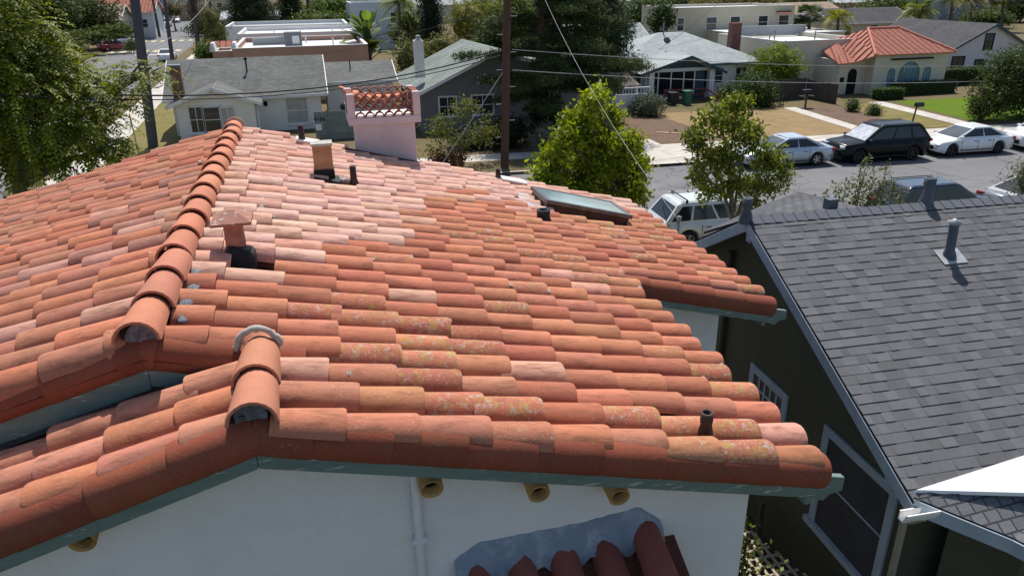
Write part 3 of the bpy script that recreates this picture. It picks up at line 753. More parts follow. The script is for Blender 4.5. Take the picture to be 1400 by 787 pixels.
for tri in ((Wa, Wc, Wb), (Wc, Wc2, Wb2), (Wc, Wb2, Wb)): mb.add(list(tri) + [q - V((0, 0, .05)) for q in tri], [(0, 1, 2), (5, 4, 3), (0, 3, 4, 1), (1, 4, 5, 2), (2, 5, 3, 0)])
mb.build('roof_membrane', plain('white_membrane', (.86, .86, .86), .5, .02, 2), NROOT)
# ------------------------------------------------------------------ ground, streets, pavements
def asphalt(name, c):
    t = NT(name); f = t.noise(.25, 5, .6); g = t.noise(30, 3, .7); h = t.noise(1.5, 6, .7, t.coord('Object', (.12, 1, 1)))
    col = t.ramp(f, [(.3, tuple(x * .85 for x in c)), (.7, tuple(x * 1.1 for x in c))])
    col = t.mix(t.ramp(h, [(.57, (0, 0, 0)), (.66, (.6,) * 3)]), col, tuple(x * .62 for x in c))
    col = t.mix(t.ramp(t.noise(.6, 3, .5, t.coord('Object', (.5, 1.3, 1))), [(.56, (0, 0, 0)), (.64, (.55,) * 3)]), col, tuple(x * .72 for x in c))
    vo = t.n('ShaderNodeTexVoronoi', Scale=.22); vo.feature = 'DISTANCE_TO_EDGE'; nz = t.n('ShaderNodeTexNoise', Scale=1.2, Detail=4); t.l(t.coord(), nz.inputs['Vector']); vm = t.n('ShaderNodeVectorMath', _operation='ADD'); t.l(t.coord(), vm.inputs[0]); t.l(nz.outputs['Color'], vm.inputs[1]); t.l(vm.outputs[0], vo.inputs['Vector'])
    col = t.mix(t.ramp(vo.outputs['Distance'], [(.004, (.7,) * 3), (.010, (0, 0, 0))]), col, tuple(x * .45 for x in c))
    col = t.mix(t.ramp(g, [(.5, (0, 0, 0)), (.7, (.3,) * 3)]), col, tuple(x * 1.5 for x in c))
    t.bump(g, .3, .01); return t.done(col, .85, 0, .2)
M_ASPH = asphalt('asphalt', (.155, .155, .158))
def concrete():
    t = NT('pavement_concrete'); br = t.n('ShaderNodeTexBrick', Scale=1.0, Mortar__Size=.012); br.offset = 0
    br.inputs['Brick Width'].default_value = 1.5; br.inputs['Row Height'].default_value = 1.5
    br.inputs['Color1'].default_value = (.50, .47, .42, 1); br.inputs['Color2'].default_value = (.46, .43, .385, 1); br.inputs['Mortar'].default_value = (.25, .23, .2, 1)
    t.l(t.coord(), br.inputs['Vector'])
    f = t.noise(1.1, 6, .7); return t.done(t.mix(1.0, br.outputs['Color'], t.ramp(f, [(.3, (.78,) * 3), (.7, (1.1,) * 3)]), 'MULTIPLY'), .85, 0, .2)
M_CONC = concrete()
def soil(name, a, b, c, sc=.6):
    t = NT(name); f = t.noise(sc, 6, .7); g = t.noise(22, 5, .75)
    col = t.ramp(f, [(.3, a), (.5, b), (.7, c)])
    col = t.mix(1.0, col, t.ramp(g, [(.3, (.55,) * 3), (.7, (1.35,) * 3)]), 'MULTIPLY')
    t.bump(g, .6, .05); return t.done(col, .95, 0, .1)
M_DIRT = soil('dry_soil', (.20, .135, .075), (.25, .175, .10), (.17, .13, .07))
M_BLOCK = soil('yard_soil', (.11, .10, .05), (.15, .115, .065), (.085, .10, .035), .25)
M_TANLOT = soil('straw_soil', (.30, .215, .115), (.26, .185, .095), (.20, .155, .085), .9)
M_MULCH = soil('bark_mulch', (.13, .085, .06), (.16, .11, .08), (.11, .075, .055))
M_LAWN = soil('lawn_green', (.075, .135, .008), (.095, .155, .010), (.115, .15, .016), .5)
M_DRYGR = soil('dry_lawn', (.13, .135, .04), (.19, .16, .06), (.22, .165, .08), .5)
M_PAINTY = weathered('worn_yellow_paint', (.52, .45, .24), (.2, .19, .17), .8, 3, .55, .65)
M_PAINTW = weathered('worn_white_paint', (.62, .62, .6), (.2, .2, .19), .8, 3, .58, .68)
M_REDK = weathered('red_kerb_paint', (.45, .05, .06), (.42, .38, .35), .8, 4, .55, .65)
def sheet(name, pts, m, z, th=0.0):
    mb = MB(); P = [V((p_[0], p_[1], z)) for p_ in pts]
    n = V((0, 0, 0))
    for i in range(len(P)): n += P[i].cross(P[(i + 1) % len(P)])
    if n.z < 0: P = P[::-1]
    if th: mb.prism([q for q in P], (0, 0, -th))
    else: mb.poly(P)
    o = mb.build(name, m); o['kind'] = 'structure'; return o
far_k = lambda x: 34.0 - .0524 * (x - 16); near_k = lambda x: 21.6 - .0524 * (x - 12.5)
sheet('ground', [(-900, -300), (900, -300), (900, 1500), (-900, 1500)], M_BLOCK, -.02)
sheet('street', [(-120, near_k(-120)), (160, near_k(160)), (160, far_k(160)), (-120, far_k(-120))], M_ASPH, -.004)
XR = lambda y: -14.1 - .031 * (y - 36); XL = lambda y: -24.6 - .041 * (y - 36)
sheet('street', [(XR(20), -60), (XR(20), 36), (XR(250), 250), (XL(250), 250), (XL(20), 36), (XL(20), -60)], M_ASPH, 0.0)
CR = 2.5
def corner(cx, cy, r, a0, a1, n=7): return [(cx + r * math.cos(a0 + (a1 - a0) * k / n), cy + r * math.sin(a0 + (a1 - a0) * k / n)) for k in range(n + 1)]
fy = far_k(-11)
blkA = corner(XR(40) + 3, far_k(-11) + 3, 3, 1.5 * PI, PI) + [(XR(250), 250), (160, 250), (160, far_k(160))]
sheet('pavement', blkA, M_BLOCK, .12, .2)
ny = near_k(-11)
blkB = corner(XR(20) + 3, ny - 3, 3, PI, .5 * PI) + [(160, near_k(160)), (160, -60), (XR(20), -60)]
sheet('pavement', blkB, M_BLOCK, .12, .2)
blkC = corner(XL(40) - 3, far_k(-28) + 3, 3, 2 * PI, 1.5 * PI) + [(-120, far_k(-120)), (-120, 250), (XL(250), 250)]
sheet('pavement', blkC, M_BLOCK, .12, .2)
sheet('pavement', [(XL(20), -60), (XL(20), near_k(-25)), (-120, near_k(-120)), (-120, -60)], M_DIRT, .12, .2)
ZP = .124
sheet('kerb', [(XR(38) + 3.2, far_k(-11) + .005), (140, far_k(140) + .005), (140, far_k(140) + .16), (XR(38) + 3.2, far_k(-11) + .165)], M_CONC, .127)
sheet('kerb', [(XR(38) + 3.2, ny - .165), (140, near_k(140) - .165), (140, near_k(140) - .005), (XR(38) + 3.2, ny - .005)], M_CONC, .127)
sheet('parkway', [(19.8, far_k(19.8) + .2), (60, far_k(60) + .2), (60, far_k(60) + 2.65), (19.8, far_k(19.8) + 2.65)], M_TANLOT, ZP + .001)
sheet('sidewalk', [(-11, far_k(-11) + 2.7), (140, far_k(140) + 2.7), (140, far_k(140) + 4.2), (-11, far_k(-11) + 4.2)], M_CONC, ZP)
sheet('sidewalk', [(XR(33) + 1.3, far_k(-12) + .6), (XR(33) + 3.2, far_k(-12) + .6), (XR(110) + 3.3, 110), (XR(110) + 1.5, 110)], M_CONC, ZP + .004)
sheet('sidewalk', [(XL(37) - 1.2, 37), (XL(37) - 2.8, 37), (XL(110) - 2.8, 110), (XL(110) - 1.2, 110)], M_CONC, ZP)
sheet('sidewalk', [(-11, near_k(-11) - 1.4), (140, near_k(140) - 1.4), (140, near_k(140) - 2.8), (-11, near_k(-11) - 2.8)], M_CONC, ZP)
sheet('driveway', [(14.6, far_k(14.6) - .3), (19.6, far_k(19.6) - .3), (19.0, far_k(19) + 2.75), (15.2, far_k(15) + 2.75)], M_CONC, .131)
sheet('driveway', [(15.4, far_k(15) + 4.15), (18.6, far_k(18) + 4.15), (18.6, 39.6), (15.4, 39.8)], M_CONC, ZP + .005)
sheet('lawn', [(XR(42) + 3.2, 38.5), (-3.0, 38.5), (-3.0, 47.9), (XR(70) + 3.4, 70), (XR(70) + 3.3, 70)], M_DRYGR, ZP + .002)
sheet('added_dark_ground', [(-9.5, -25), (6.6, -25), (6.6, 3.6), (-9.5, 3.6)], soil('bounce_cut_soil', (.035, .045, .02), (.05, .06, .03), (.06, .055, .035)), ZP + .004)  # unseen dark ground, added to cut warm bounce onto the white wall
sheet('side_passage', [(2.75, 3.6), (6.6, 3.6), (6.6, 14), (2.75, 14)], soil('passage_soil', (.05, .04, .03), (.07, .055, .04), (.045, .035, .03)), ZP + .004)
sheet('lawn', [(40.2, 38.2), (90, 36), (90, 46.6), (41.3, 46.6)], M_LAWN, ZP + .006)
sheet('lawn', [(33.3, 37.6), (38.0, 37.4), (39.4, 46.5), (36.6, 46.4), (35.5, 40.5)], M_DRYGR, ZP + .003)
sheet('flower_bed', [(32.6, 39.0), (35.6, 40.5), (36.6, 46.6), (33.3, 46.8)], M_MULCH, ZP + .002)
sheet('dirt_lot', [(22.6, 37.8), (31.2, 37.4), (32.2, 47.5), (22.6, 47.5)], M_TANLOT, ZP + .003)
sheet('dirt_lot', [(16.5, 38.4), (22.6, 37.8), (22.6, 51), (16.5, 51)], M_MULCH, ZP + .003)
def strip(name, a, b, w, m, z):
    a, b = V((*a, 0)), V((*b, 0)); d = (b - a).normalized(); s_ = V((-d.y, d.x, 0)) * w / 2
    return sheet(name, [(a + s_)[:2], (b + s_)[:2], (b - s_)[:2], (a - s_)[:2]], m, z)
strip('garden_path', (32.62, 46.8), (31.75, 37.6), 1.0, M_CONC, ZP + .010)
strip('garden_path', (39.9, 46.9), (38.9, 37.0), 1.25, M_CONC, ZP + .011)
# crosswalk bars and stop line on the side street
for yy, mt in ((118, M_PAINTY), (139, M_PAINTY)):
    for k in range(7):
        x = XL(yy) + 1.0 + k * 1.45; sheet('road_marking', [(x, yy), (x + .75, yy), (x + .65, yy + 3.0), (x - .1, yy + 3.0)], mt, .004)
sheet('road_marking', [(-22.5, 113), (-17.2, 112.6), (-17.2, 113.3), (-22.5, 113.7)], M_PAINTW, .004)
strip('kerb', (XL(40), 40), (XL(70), 70), .16, M_REDK, .128)

# ------------------------------------------------------------------ cars
M_TYRE = plain('tyre_rubber', (.018, .018, .018), .85, .2, 10)
M_RIM = plain('alloy', (.42, .43, .45), .3, .15, 8, 0, .8)
M_RIMB = plain('black_alloy', (.03, .03, .032), .35, .2, 8, 0, .3)
M_CGLASS = glass('car_glass', (.012, .014, .016), .06)
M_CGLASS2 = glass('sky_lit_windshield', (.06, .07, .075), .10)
M_WSGLARE = plain('windshield_glare', (.62, .64, .66), .25, .25, 2.5, .0, .5)  # bright silver paints the sun's reflection onto a windshield
M_RED = plain('tail_lamp', (.35, .01, .015), .2, .2, 9, 0, 0, .6)
M_LAMP = plain('head_lamp', (.65, .66, .68), .12, .1, 9, 0, 0, .6)
M_TRIMB = plain('black_trim', (.02, .02, .022), .5, .2, 6)
M_PLATE = plain('number_plate', (.62, .63, .66), .5, .05, 20)
PAINTS = {k: carpaint(k + '_car_paint', c, mt) for k, (c, mt) in dict(white=((.76, .77, .77), 0), silver=((.50, .54, .58), .35), black=((.004, .004, .005), 0), navy=((.02, .028, .045), .1), grey=((.20, .21, .22), .3), red=((.30, .02, .03), 0), pearl=((.62, .66, .64), .1)).items()}
def lerp_tab(tab, x):
    if x <= tab[0][0]: return tab[0][1]
    for (a, b), (c, d) in zip(tab, tab[1:]):
        if a <= x <= c: return b + (d - b) * (x - a) / (c - a)
    return tab[-1][1]
def make_car(name, label, paint, L, W, H, kind, group=None, rim='alloy', rails=False, bars=False, shade=False):  # shade: windshield gets the painted sun reflection
    """front towards +x; kinds: sedan, suv, hatch"""
    root = thing(name, label, 'car', group=group); pm = PAINTS[paint]
    hl = L / 2; belt = H * (.635 if kind == 'sedan' else .60); wr = .33 if kind == 'sedan' else .36
    xf, xr = hl * .62, -hl * .585
    if kind == 'sedan':
        top = [(-hl, belt * .80), (-hl + .06, belt * .98), (-hl * .62, belt * 1.02), (0, belt), (hl * .50, belt * .98), (hl * .88, belt * .84), (hl * .97, belt * .70), (hl, belt * .55)]
        gx = (-hl * .84, -hl * .36, hl * .08, hl * .56)
    elif kind == 'suv':
        top = [(-hl, belt * .75), (-hl + .05, belt * 1.0), (0, belt), (hl * .48, belt * .99), (hl * .93, belt * .88), (hl, belt * .68)]
        gx = (-hl * .98, -hl * .76, hl * .16, hl * .55)
    else:
        top = [(-hl, belt * .72), (-hl + .05, belt * 1.02), (0, belt), (hl * .52, belt * .95), (hl * .9, belt * .78), (hl, belt * .58)]
        gx = (-hl * .95, -hl * .74, hl * .16, hl * .62)
    n = int(L / .09); mb = MB(); vs = []; fs = []; K = 13
    for i in range(n + 1):
        x = -hl + L * i / n; e = abs(x) / hl
        w = W / 2 * (1 - .16 * max(0, (e - .70) / .30) ** 2.2); zt = lerp_tab(top, x); zb = .20 + .10 * max(0, (e - .85) / .15)
        side = zb
        for xw in (xf, xr):
            dx = x - xw; R_ = wr + .06
            if abs(dx) < R_: side = max(side, wr + math.sqrt(R_ * R_ - dx * dx))
        sh = max(side + .02, zb + (zt - zb) * .55)
        half = [(.0, zb), (w * .72, zb), (w * .74, side), (w * .985, side), (w, sh), (w * .975, max(sh + .01, zt - .06)), (w * .90, zt - .004)]
        ring = half + [(0, zt + .02)] + [(-a, b) for a, b in half[:0:-1]]
        K = len(ring)
        vs += [(x, a, b) for a, b in ring]
    for i in range(n):
        for k in range(K): fs.append((i * K + k, i * K + (k + 1) % K, (i + 1) * K + (k + 1) % K, (i + 1) * K + k))
    fs.append(tuple(range(K))[::-1]); fs.append(tuple(range(n * K, n * K + K)))
    mb.add(vs, [f[::-1] for f in fs], smooth=True)
    # greenhouse
    wb, wt = W / 2 * .90, W / 2 * (.70 if kind == 'sedan' else .74); zb_, zr_ = belt - .03, H
    xb0, xr0, xr1, xb1 = gx
    Q = {}
    def gp(s_, t, side):    # s along (0 rear..1 front), t height 0..1
        xa = xb0 + (xr0 - xb0) * t; xc = xb1 + (xr1 - xb1) * t; y_ = (wb + (wt - wb) * t) * side
        return V((xa + (xc - xa) * s_, y_, zb_ + (zr_ - .05 - zb_) * t))
    gm = bmesh.new()
    ring0 = [gp(0, 0, 1), gp(1, 0, 1), gp(1, 0, -1), gp(0, 0, -1)]; ring1 = [gp(0, 1, 1), gp(1, 1, 1), gp(1, 1, -1), gp(0, 1, -1)]
    m_ = (xr0 + xr1) / 2
    roof = [V((m_ + (q.x - m_) * .93, q.y * .90, H)) for q in ring1]
    bv = [gm.verts.new(q) for q in ring0 + ring1 + roof]
    for a in (0, 4):
        for k in range(4): gm.faces.new((bv[a + k], bv[a + 4 + k], bv[a + 4 + (k + 1) % 4], bv[a + (k + 1) % 4]))
    gm.faces.new((bv[8], bv[11], bv[10], bv[9]))
    gm.normal_update()
    bmesh.ops.recalc_face_normals(gm, faces=gm.faces[:])
    bmesh.ops.bevel(gm, geom=[e for e in gm.edges if all(v.co.z > zb_ + .01 for v in e.verts)], offset=.035, segments=2, affect='EDGES', profile=.6)
    gm.verts.index_update()
    mb.add([v.co.copy() for v in gm.verts], [tuple(v.index for v in f.verts) for f in gm.faces], smooth=False); gm.free()
    if rails:
        for s_ in (1, -1): mb.bar((xr0 + .15, wt * .9 * s_, H + .035), (xr1 - .2, wt * .9 * s_, H + .035), .035, .03); 
    body = mb.build('body', pm, root)
    mb = MB(); mb.box((0, 0, .30), (L * .86, W * .70, .26)); mb.box((0, 0, .24), (L * .5, W * .93, .10)); mb.build('underbody', M_TRIMB, root)
    if bars:
        for x in (xr0 + .35, xr1 - .45):
            mb = MB(); mb.bar((x, -wt * .98, H + .09), (x, wt * .98, H + .09), .05, .03)
            for s_ in (1, -1): mb.box((x, wt * .93 * s_, H + .04), (.07, .05, .10))
            mb.build('roof_bar', M_TRIMB, root)
    # glass
    def pane(nm, corners, out, m__):
        o_ = V(out).normalized() * .012; P = [V(q) + o_ for q in corners]; Z = [q - o_ * 3 for q in P]
        nrm = (P[1] - P[0]).cross(P[2] - P[0])
        mb2 = MB(); mb2.add(P + Z, [(0, 1, 2, 3) if nrm.dot(V(out)) > 0 else (3, 2, 1, 0)] + [(i, (i + 1) % 4, 4 + (i + 1) % 4, 4 + i) for i in range(4)]); return mb2.build(nm, m__, root)
    lo, hi = .16, .90
    outf = V((zr_ - zb_, 0, xb1 - xr1)); outb = V((-(zr_ - zb_), 0, xr0 - xb0))
    pane('windshield', [gp(1, lo - .06, .93), gp(1, lo - .06, -.93), gp(1, hi, -.9), gp(1, hi, .9)], outf, M_WSGLARE if shade else M_CGLASS2)
    pane('rear_window', [gp(0, lo + .05, -.88), gp(0, lo + .05, .88), gp(0, hi, .86), gp(0, hi, -.86)], outb, M_CGLASS)
    cuts = [(.09, .47), (.50, .90)] if kind == 'sedan' else [(.05, .27), (.30, .58), (.61, .92)]
    for side in (1, -1):
        out = V((0, side, (wb - wt) / (zr_ - zb_)))
        for a, b in cuts:
            pane('side_window', [gp(a, lo, side), gp(b + (.03 if b > .85 else 0), lo, side), gp(b - (.02 if b > .85 else 0), hi, side), gp(a + (.05 if a < .12 else 0), hi, side)], out, M_CGLASS)
        mb = MB(); mb.box((gp(.93, 0, side).x, side * (W / 2 + .06), belt + .06), (.13, .17, .12)); mb.build('mirror', pm if paint != 'black' else M_TRIMB, root, bevel=.03)
        zl_ = lerp_tab(top, hl * .9)
        mb = MB(); mb.box((hl * .955, side * W * .345, zl_ - .13), (.20, W * .22, .13), rz=-side * .42); mb.build('headlight', M_LAMP, root, bevel=.03)
        mb = MB(); mb.box((-hl * .965, side * W * .375, belt * (.86 if kind == 'sedan' else .92)), (.16, W * .19, .15), rz=side * .22); mb.build('taillight', M_RED, root, bevel=.02)
    for side in (1, -1):
        for x in (xf - wr - .14, (xf + xr) / 2 - .05, xr + wr + .12):
            mb = MB(); mb.box((x, side * W * .4975, (.34 + belt - .10) / 2), (.014, .02, belt - .44)); mb.build('door_seam', M_TRIMB, root)
        mb = MB(); mb.box(((xf + xr) / 2, side * W * .4955, .31), (xf - xr - 2 * wr - .2, .024, .05)); mb.build('sill_trim', M_TRIMB, root)
        for x in ((xf + xr) / 2 + .05, xr + wr + .28): mb = MB(); mb.box((x + .08, side * W * .4985, belt - .16), (.17, .03, .03)); mb.build('door_handle', M_TRIMB, root)
    mb = MB(); mb.box((hl * .985, 0, .46), (.10, W * .58, .22)); mb.box((hl * .96, 0, .28), (.14, W * .80, .10)); mb.build('grille', M_TRIMB, root, bevel=.02)
    mb = MB(); mb.box((hl + .012, 0, .42), (.02, .31, .15)); mb.build('number_plate', M_PLATE, root)
    mb = MB(); mb.box((-hl - .006, 0, belt * .72), (.02, .31, .15)); mb.build('number_plate', M_PLATE, root)
    rim_m = M_RIM if rim == 'alloy' else M_RIMB
    for xw in (xf, xr):
        for side in (1, -1):
            c = (xw, side * (W / 2 - .12), wr); rot = Matrix.Rotation(-side * PI / 2, 3, 'X')
            mb = MB(); mb.lathe([(wr * .62, -.11), (wr * .97, -.10), (wr, -.06), (wr, .06), (wr * .97, .10), (wr * .66, .115), (wr * .60, .09)], c, rot, 24)
            wh = mb.build('wheel', M_TYRE, root)
            mb = MB(); mb.lathe([(.001, .075), (wr * .14, .08), (wr * .14, .03)], c, rot, 16); mb.lathe([(wr * .56, .10), (wr * .64, .10), (wr * .64, .0)], c, rot, 24)
            for k in range(5):
                a = 2 * PI * k / 5; p0 = rot @ V((math.cos(a) * wr * .1, math.sin(a) * wr * .1, .07)) + V(c); p1 = rot @ V((math.cos(a) * wr * .6, math.sin(a) * wr * .6, .085)) + V(c)
                mb.bar(p0, p1, wr * .22, .03, up=rot @ V((0, 0, 1)))
            mb.build('rim', rim_m, wh)
            mb = MB(); mb.lathe([(.001, .02), (wr * .62, .02)], c, rot, 20); mb.build('hub', M_TRIMB, wh)
    return root
PHI = math.radians(-3)
def park(root, x, y, face, z=0.0):
    root.location = (x, y, z); root.rotation_euler = (0, 0, PHI + (0 if face > 0 else PI)); return root
KERB = 'cars parked along the street'
fk = lambda x, w: far_k(x) - .35 - w / 2
park(make_car('parked_car', 'silver sedan half hidden behind the loose yellow green tree, tail to the black car', 'silver', 4.75, 1.82, 1.44, 'sedan', KERB), 22.55, fk(22.5, 1.82), -1)
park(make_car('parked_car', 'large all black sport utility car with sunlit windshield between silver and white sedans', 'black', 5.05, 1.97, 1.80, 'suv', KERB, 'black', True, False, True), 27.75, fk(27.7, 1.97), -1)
park(make_car('parked_car', 'glossy white sedan parked behind the black car, facing it', 'white', 4.62, 1.80, 1.44, 'sedan', KERB, 'black'), 33.15, fk(33, 1.8), -1)
park(make_car('parked_car', 'white crossover nosed up to the tail of the white sedan by the green lawn', 'white', 4.6, 1.86, 1.68, 'suv', KERB, 'black', True), 38.3, fk(38.3, 1.86), -1)
nk = lambda x, w: near_k(x) + .3 + w / 2
park(make_car('parked_car', 'white hatchback with two black roof bars parked beyond the tile roof eave', 'pearl', 4.45, 1.86, 1.66, 'suv', KERB, 'alloy', True, True), 13.35, nk(13.3, 1.86), 1)
park(make_car('parked_car', 'dark navy wagon with roof rails seen over the grey shingle ridge', 'navy', 4.7, 1.84, 1.62, 'suv', KERB, 'alloy', True), 22.45, nk(22.4, 1.84), 1)
park(make_car('parked_car', 'grey sedan with red tail lamp showing past the navy wagon', 'grey', 4.7, 1.82, 1.44, 'sedan', KERB), 27.35, nk(27.3, 1.82), 1)
park(make_car('parked_car', 'dark car mostly hidden behind the bright green tree near the brown utility pole', 'navy', 4.5, 1.8, 1.46, 'sedan', KERB), 12.9, fk(12.9, 1.8), -1)
SIDE = 'cars parked along the side street'
def side_park(root, x, y, rz): root.location = (x, y, 0); root.rotation_euler = (0, 0, rz); return root
q = G(165, 139); SL = PI / 2 + .035
s1 = side_park(make_car('parked_car', 'pale blue silver sedan parked under the feathery tree beside the side street', 'silver', 4.7, 1.82, 1.45, 'sedan', SIDE), XR(68) - 1.2, 67.6, SL)
s2 = side_park(make_car('parked_car', 'white sedan whose roof shows just above the long grey bungalow roof', 'white', 4.6, 1.82, 1.46, 'sedan', SIDE), -16.9, 103.5, SL)
row = [((207, 49), s2, 'near white car at the head of the far row facing down the side street'), ((224, 45), None, 'dark car tucked behind the first white car of the far row'), ((237, 41), s1, 'silver car between the dark car and the white pickup-like car in the far row'),
       ((247, 37), 'suvw', 'boxy white car, tallest in the far row on the side street'), ((258, 31), s2, 'white car behind the boxy white one in the far row'), ((289, 24), 'suvd', 'dark car parked alone near the far end of the side street')]
suvw = make_car('parked_car', row[3][2], 'white', 4.7, 1.9, 1.8, 'suv', SIDE); suvd = make_car('parked_car', row[5][2], 'grey', 4.6, 1.86, 1.65, 'suv', SIDE)
dk = make_car('parked_car', row[1][2], 'navy', 4.6, 1.82, 1.48, 'sedan', SIDE)
for (px_, src, lab) in row:
    g = G(*px_); y = g.y + 2; x = XL(y) + 1.2 if px_[0] < 280 else XR(y) - 1.2
    rz = -PI / 2 + .04 if px_[0] < 280 else SL
    if src == 'suvw': side_park(suvw, x, y, rz)
    elif src == 'suvd': side_park(suvd, x, y, -PI / 2 + .04)
    elif src is None: side_park(dk, x, y, rz)
    else: copy_thing(src, lab, (x, y, 0), rz, SIDE)
rd = make_car('parked_car', 'dark red car parked beside the small clipped tree near the thick dark pole', 'red', 4.5, 1.8, 1.48, 'sedan', SIDE)
for (px_, src, lab) in (((157, 70), rd, None), ((166, 62), s2, 'white car parked beyond the red car across the side street'), ((175, 54), suvw, 'white van-like car behind the hedge, farthest of the trio with the red car'), ((143, 62), s1, 'silver car showing over the feathery tree beside the red car')):
    g = G(*px_)
    if lab is None: side_park(src, g.x, g.y + .8, .5)
    else: copy_thing(src, lab, (g.x, g.y + .8, 0), .5, SIDE)
q = G(60, 205)
copy_thing(s2, 'white car glimpsed through the foliage of the feathery tree', (XR(52) - 2.0, 53.0, 0), SL, SIDE)
# ------------------------------------------------------------------ houses across the street
M_RGREY = brick_roof('grey_shingle_roof', (.125, .13, .125), (.18, .185, .175), (.07, .07, .07))
M_RPALE = brick_roof('pale_shingle_roof', (.30, .335, .345), (.38, .41, .41), (.20, .22, .22), .32, .17)
M_RGREEN = brick_roof('green_grey_roof', (.17, .20, .18), (.22, .245, .22), (.09, .10, .09), .6, .25)
M_RDARK = brick_roof('charcoal_roof', (.06, .06, .065), (.09, .09, .095), (.03, .03, .03))
M_RTAN = brick_roof('tan_roof', (.30, .23, .17), (.36, .28, .2), (.15, .11, .08))
M_BRICK = brick_roof('red_brick', (.20, .055, .04), (.26, .08, .055), (.22, .17, .15), .22, .075)
M_SIDING = NT('white_siding')
_w = M_SIDING.n('ShaderNodeTexWave', Scale=2.2, Distortion=0); _w.bands_direction = 'Z'; _w.wave_profile = 'SAW'; M_SIDING.l(M_SIDING.coord(), _w.inputs['Vector']); M_SIDING.bump(_w.outputs['Fac'], .5, .03)
M_SIDING = M_SIDING.done(M_SIDING.ramp(M_SIDING.noise(.8, 5), [(.3, (.78, .78, .74)), (.7, (.86, .86, .82))]), .6, 0, .2)
M_CREAM = stucco('cream_stucco', (.60, .54, .41)); M_CREAM2 = stucco('pale_cream_stucco', (.64, .58, .46)); M_TERRA = stucco('brown_stucco', (.46, .27, .19), .2)
M_BLUEW = stucco('pale_blue_stucco', (.52, .56, .60)); M_LAV = stucco('pale_grey_stucco', (.62, .58, .60)); M_GREYW = stucco('grey_stucco', (.20, .21, .22)); M_BLUEGREY = stucco('blue_grey_stucco', (.22, .25, .31))
M_FLATROOF = weathered('white_roof_coating', (.62, .62, .61), (.38, .38, .37), .8, 1.2, .55, .7)
M_FLATGREY = weathered('grey_roof_felt', (.34, .36, .37), (.2, .21, .22), .85, 1.0, .55, .7)
M_TEALTRIM = plain('dark_teal_trim', (.045, .085, .11), .55, .2, 4)
M_GREENWOOD = weathered('grey_green_boards', (.20, .235, .215), (.13, .14, .13), .8, 3, .55, .7, (4, 4, .4))
M_FENCE = weathered('weathered_fence', (.085, .068, .058), (.14, .12, .10), .9, 4, .55, .7, (6, 6, .4))
M_REDWOOD = plain('red_stained_wood', (.24, .07, .045), .6, .2, 5)
M_BLIND = plain('drawn_blind', (.46, .46, .42), .6, .2, 2)
def window(parent, c, u, n, w, h, frame=None, pane=None, mx=0, my=1, fw=.09, name='window', label=None):
    """sash window: c centre on the wall face, u along the wall, n outward"""
    frame = frame or M_WTRIM; c, u, n = V(c), V(u).normalized(), V(n).normalized(); z = V((0, 0, 1)); R = Matrix((u, n, z)).transposed()
    mb = MB(); o_ = c + n * .02
    for dz in (-1, 1): mb.box(o_ + z * dz * (h / 2 + fw / 2), (w + 2 * fw, .08, fw), rot=R)
    for dx in (-1, 1): mb.box(o_ + u * dx * (w / 2 + fw / 2), (fw, .078, h), rot=R)
    for k in range(my): mb.box(c + n * .012 + z * (-h / 2 + h * (k + 1) / (my + 1)), (w, .04, .045), rot=R)
    for k in range(mx): mb.box(c + n * .0125 + u * (-w / 2 + w * (k + 1) / (mx + 1)), (.04, .035, h), rot=R)
    mb.box(o_ - z * (h / 2 + fw + .02) + n * .03, (w + 2 * fw + .1, .14, .05), rot=R)
    f = mb.build(name, frame, parent)
    if label: f['label'] = label
    mb = MB(); mb.box(c + n * .004, (w, .012, h), rot=R); mb.build('pane', pane or M_GLASS, f); return f
def rect_walls(root, x0, x1, y0, y1, h, m, z0=0, name='wall'):
    mb = MB(); mb.box(((x0 + x1) / 2, (y0 + y1) / 2, (z0 + h) / 2), (x1 - x0, y1 - y0, h - z0)); return mb.build(name, m, root)
def gable_x(root, x0, x1, y0, y1, he, hr, m_roof, m_wall, ov=.45, yr=None, trim=None):
    """ridge along x"""
    yr = (y0 + y1) / 2 if yr is None else yr
    mb = MB(); mb.prism([(x0, y0, 0), (x0, y1, 0), (x0, y1, he), (x0, yr, hr - .06), (x0, y0, he)], (x1 - x0, 0, 0)); w = mb.build('wall', m_wall, root)
    sf, sb = (hr - he) / (yr - y0), (hr - he) / (y1 - yr)
    for pts in ([(x0 - ov, y0 - ov, he - sf * ov), (x1 + ov, y0 - ov, he - sf * ov), (x1 + ov, yr, hr), (x0 - ov, yr, hr)], [(x1 + ov, y1 + ov, he - sb * ov), (x0 - ov, y1 + ov, he - sb * ov), (x0 - ov, yr, hr), (x1 + ov, yr, hr)]):
        mb = MB(); slab(mb, [V(q) + V((0, 0, .06)) for q in pts], .08); mb.build('roof_slope', m_roof, root)
    for x in (x0 - ov - .02, x1 + ov + .02):
        for ya, za, yb, zb in ((y0 - ov, he - sf * ov, yr, hr), (yr, hr, y1 + ov, he - sb * ov)):
            mb = MB(); mb.bar((x, ya, za - .03), (x, yb, zb - .03), .04, .2); mb.build('rake_board', trim or M_WTRIM, root)
    mb = MB(); mb.box(((x0 + x1) / 2, y0 - ov - .02, he - sf * ov - .02), (x1 - x0 + 2 * ov, .04, .16)); mb.build('eave_board', trim or M_WTRIM, root)
    return w
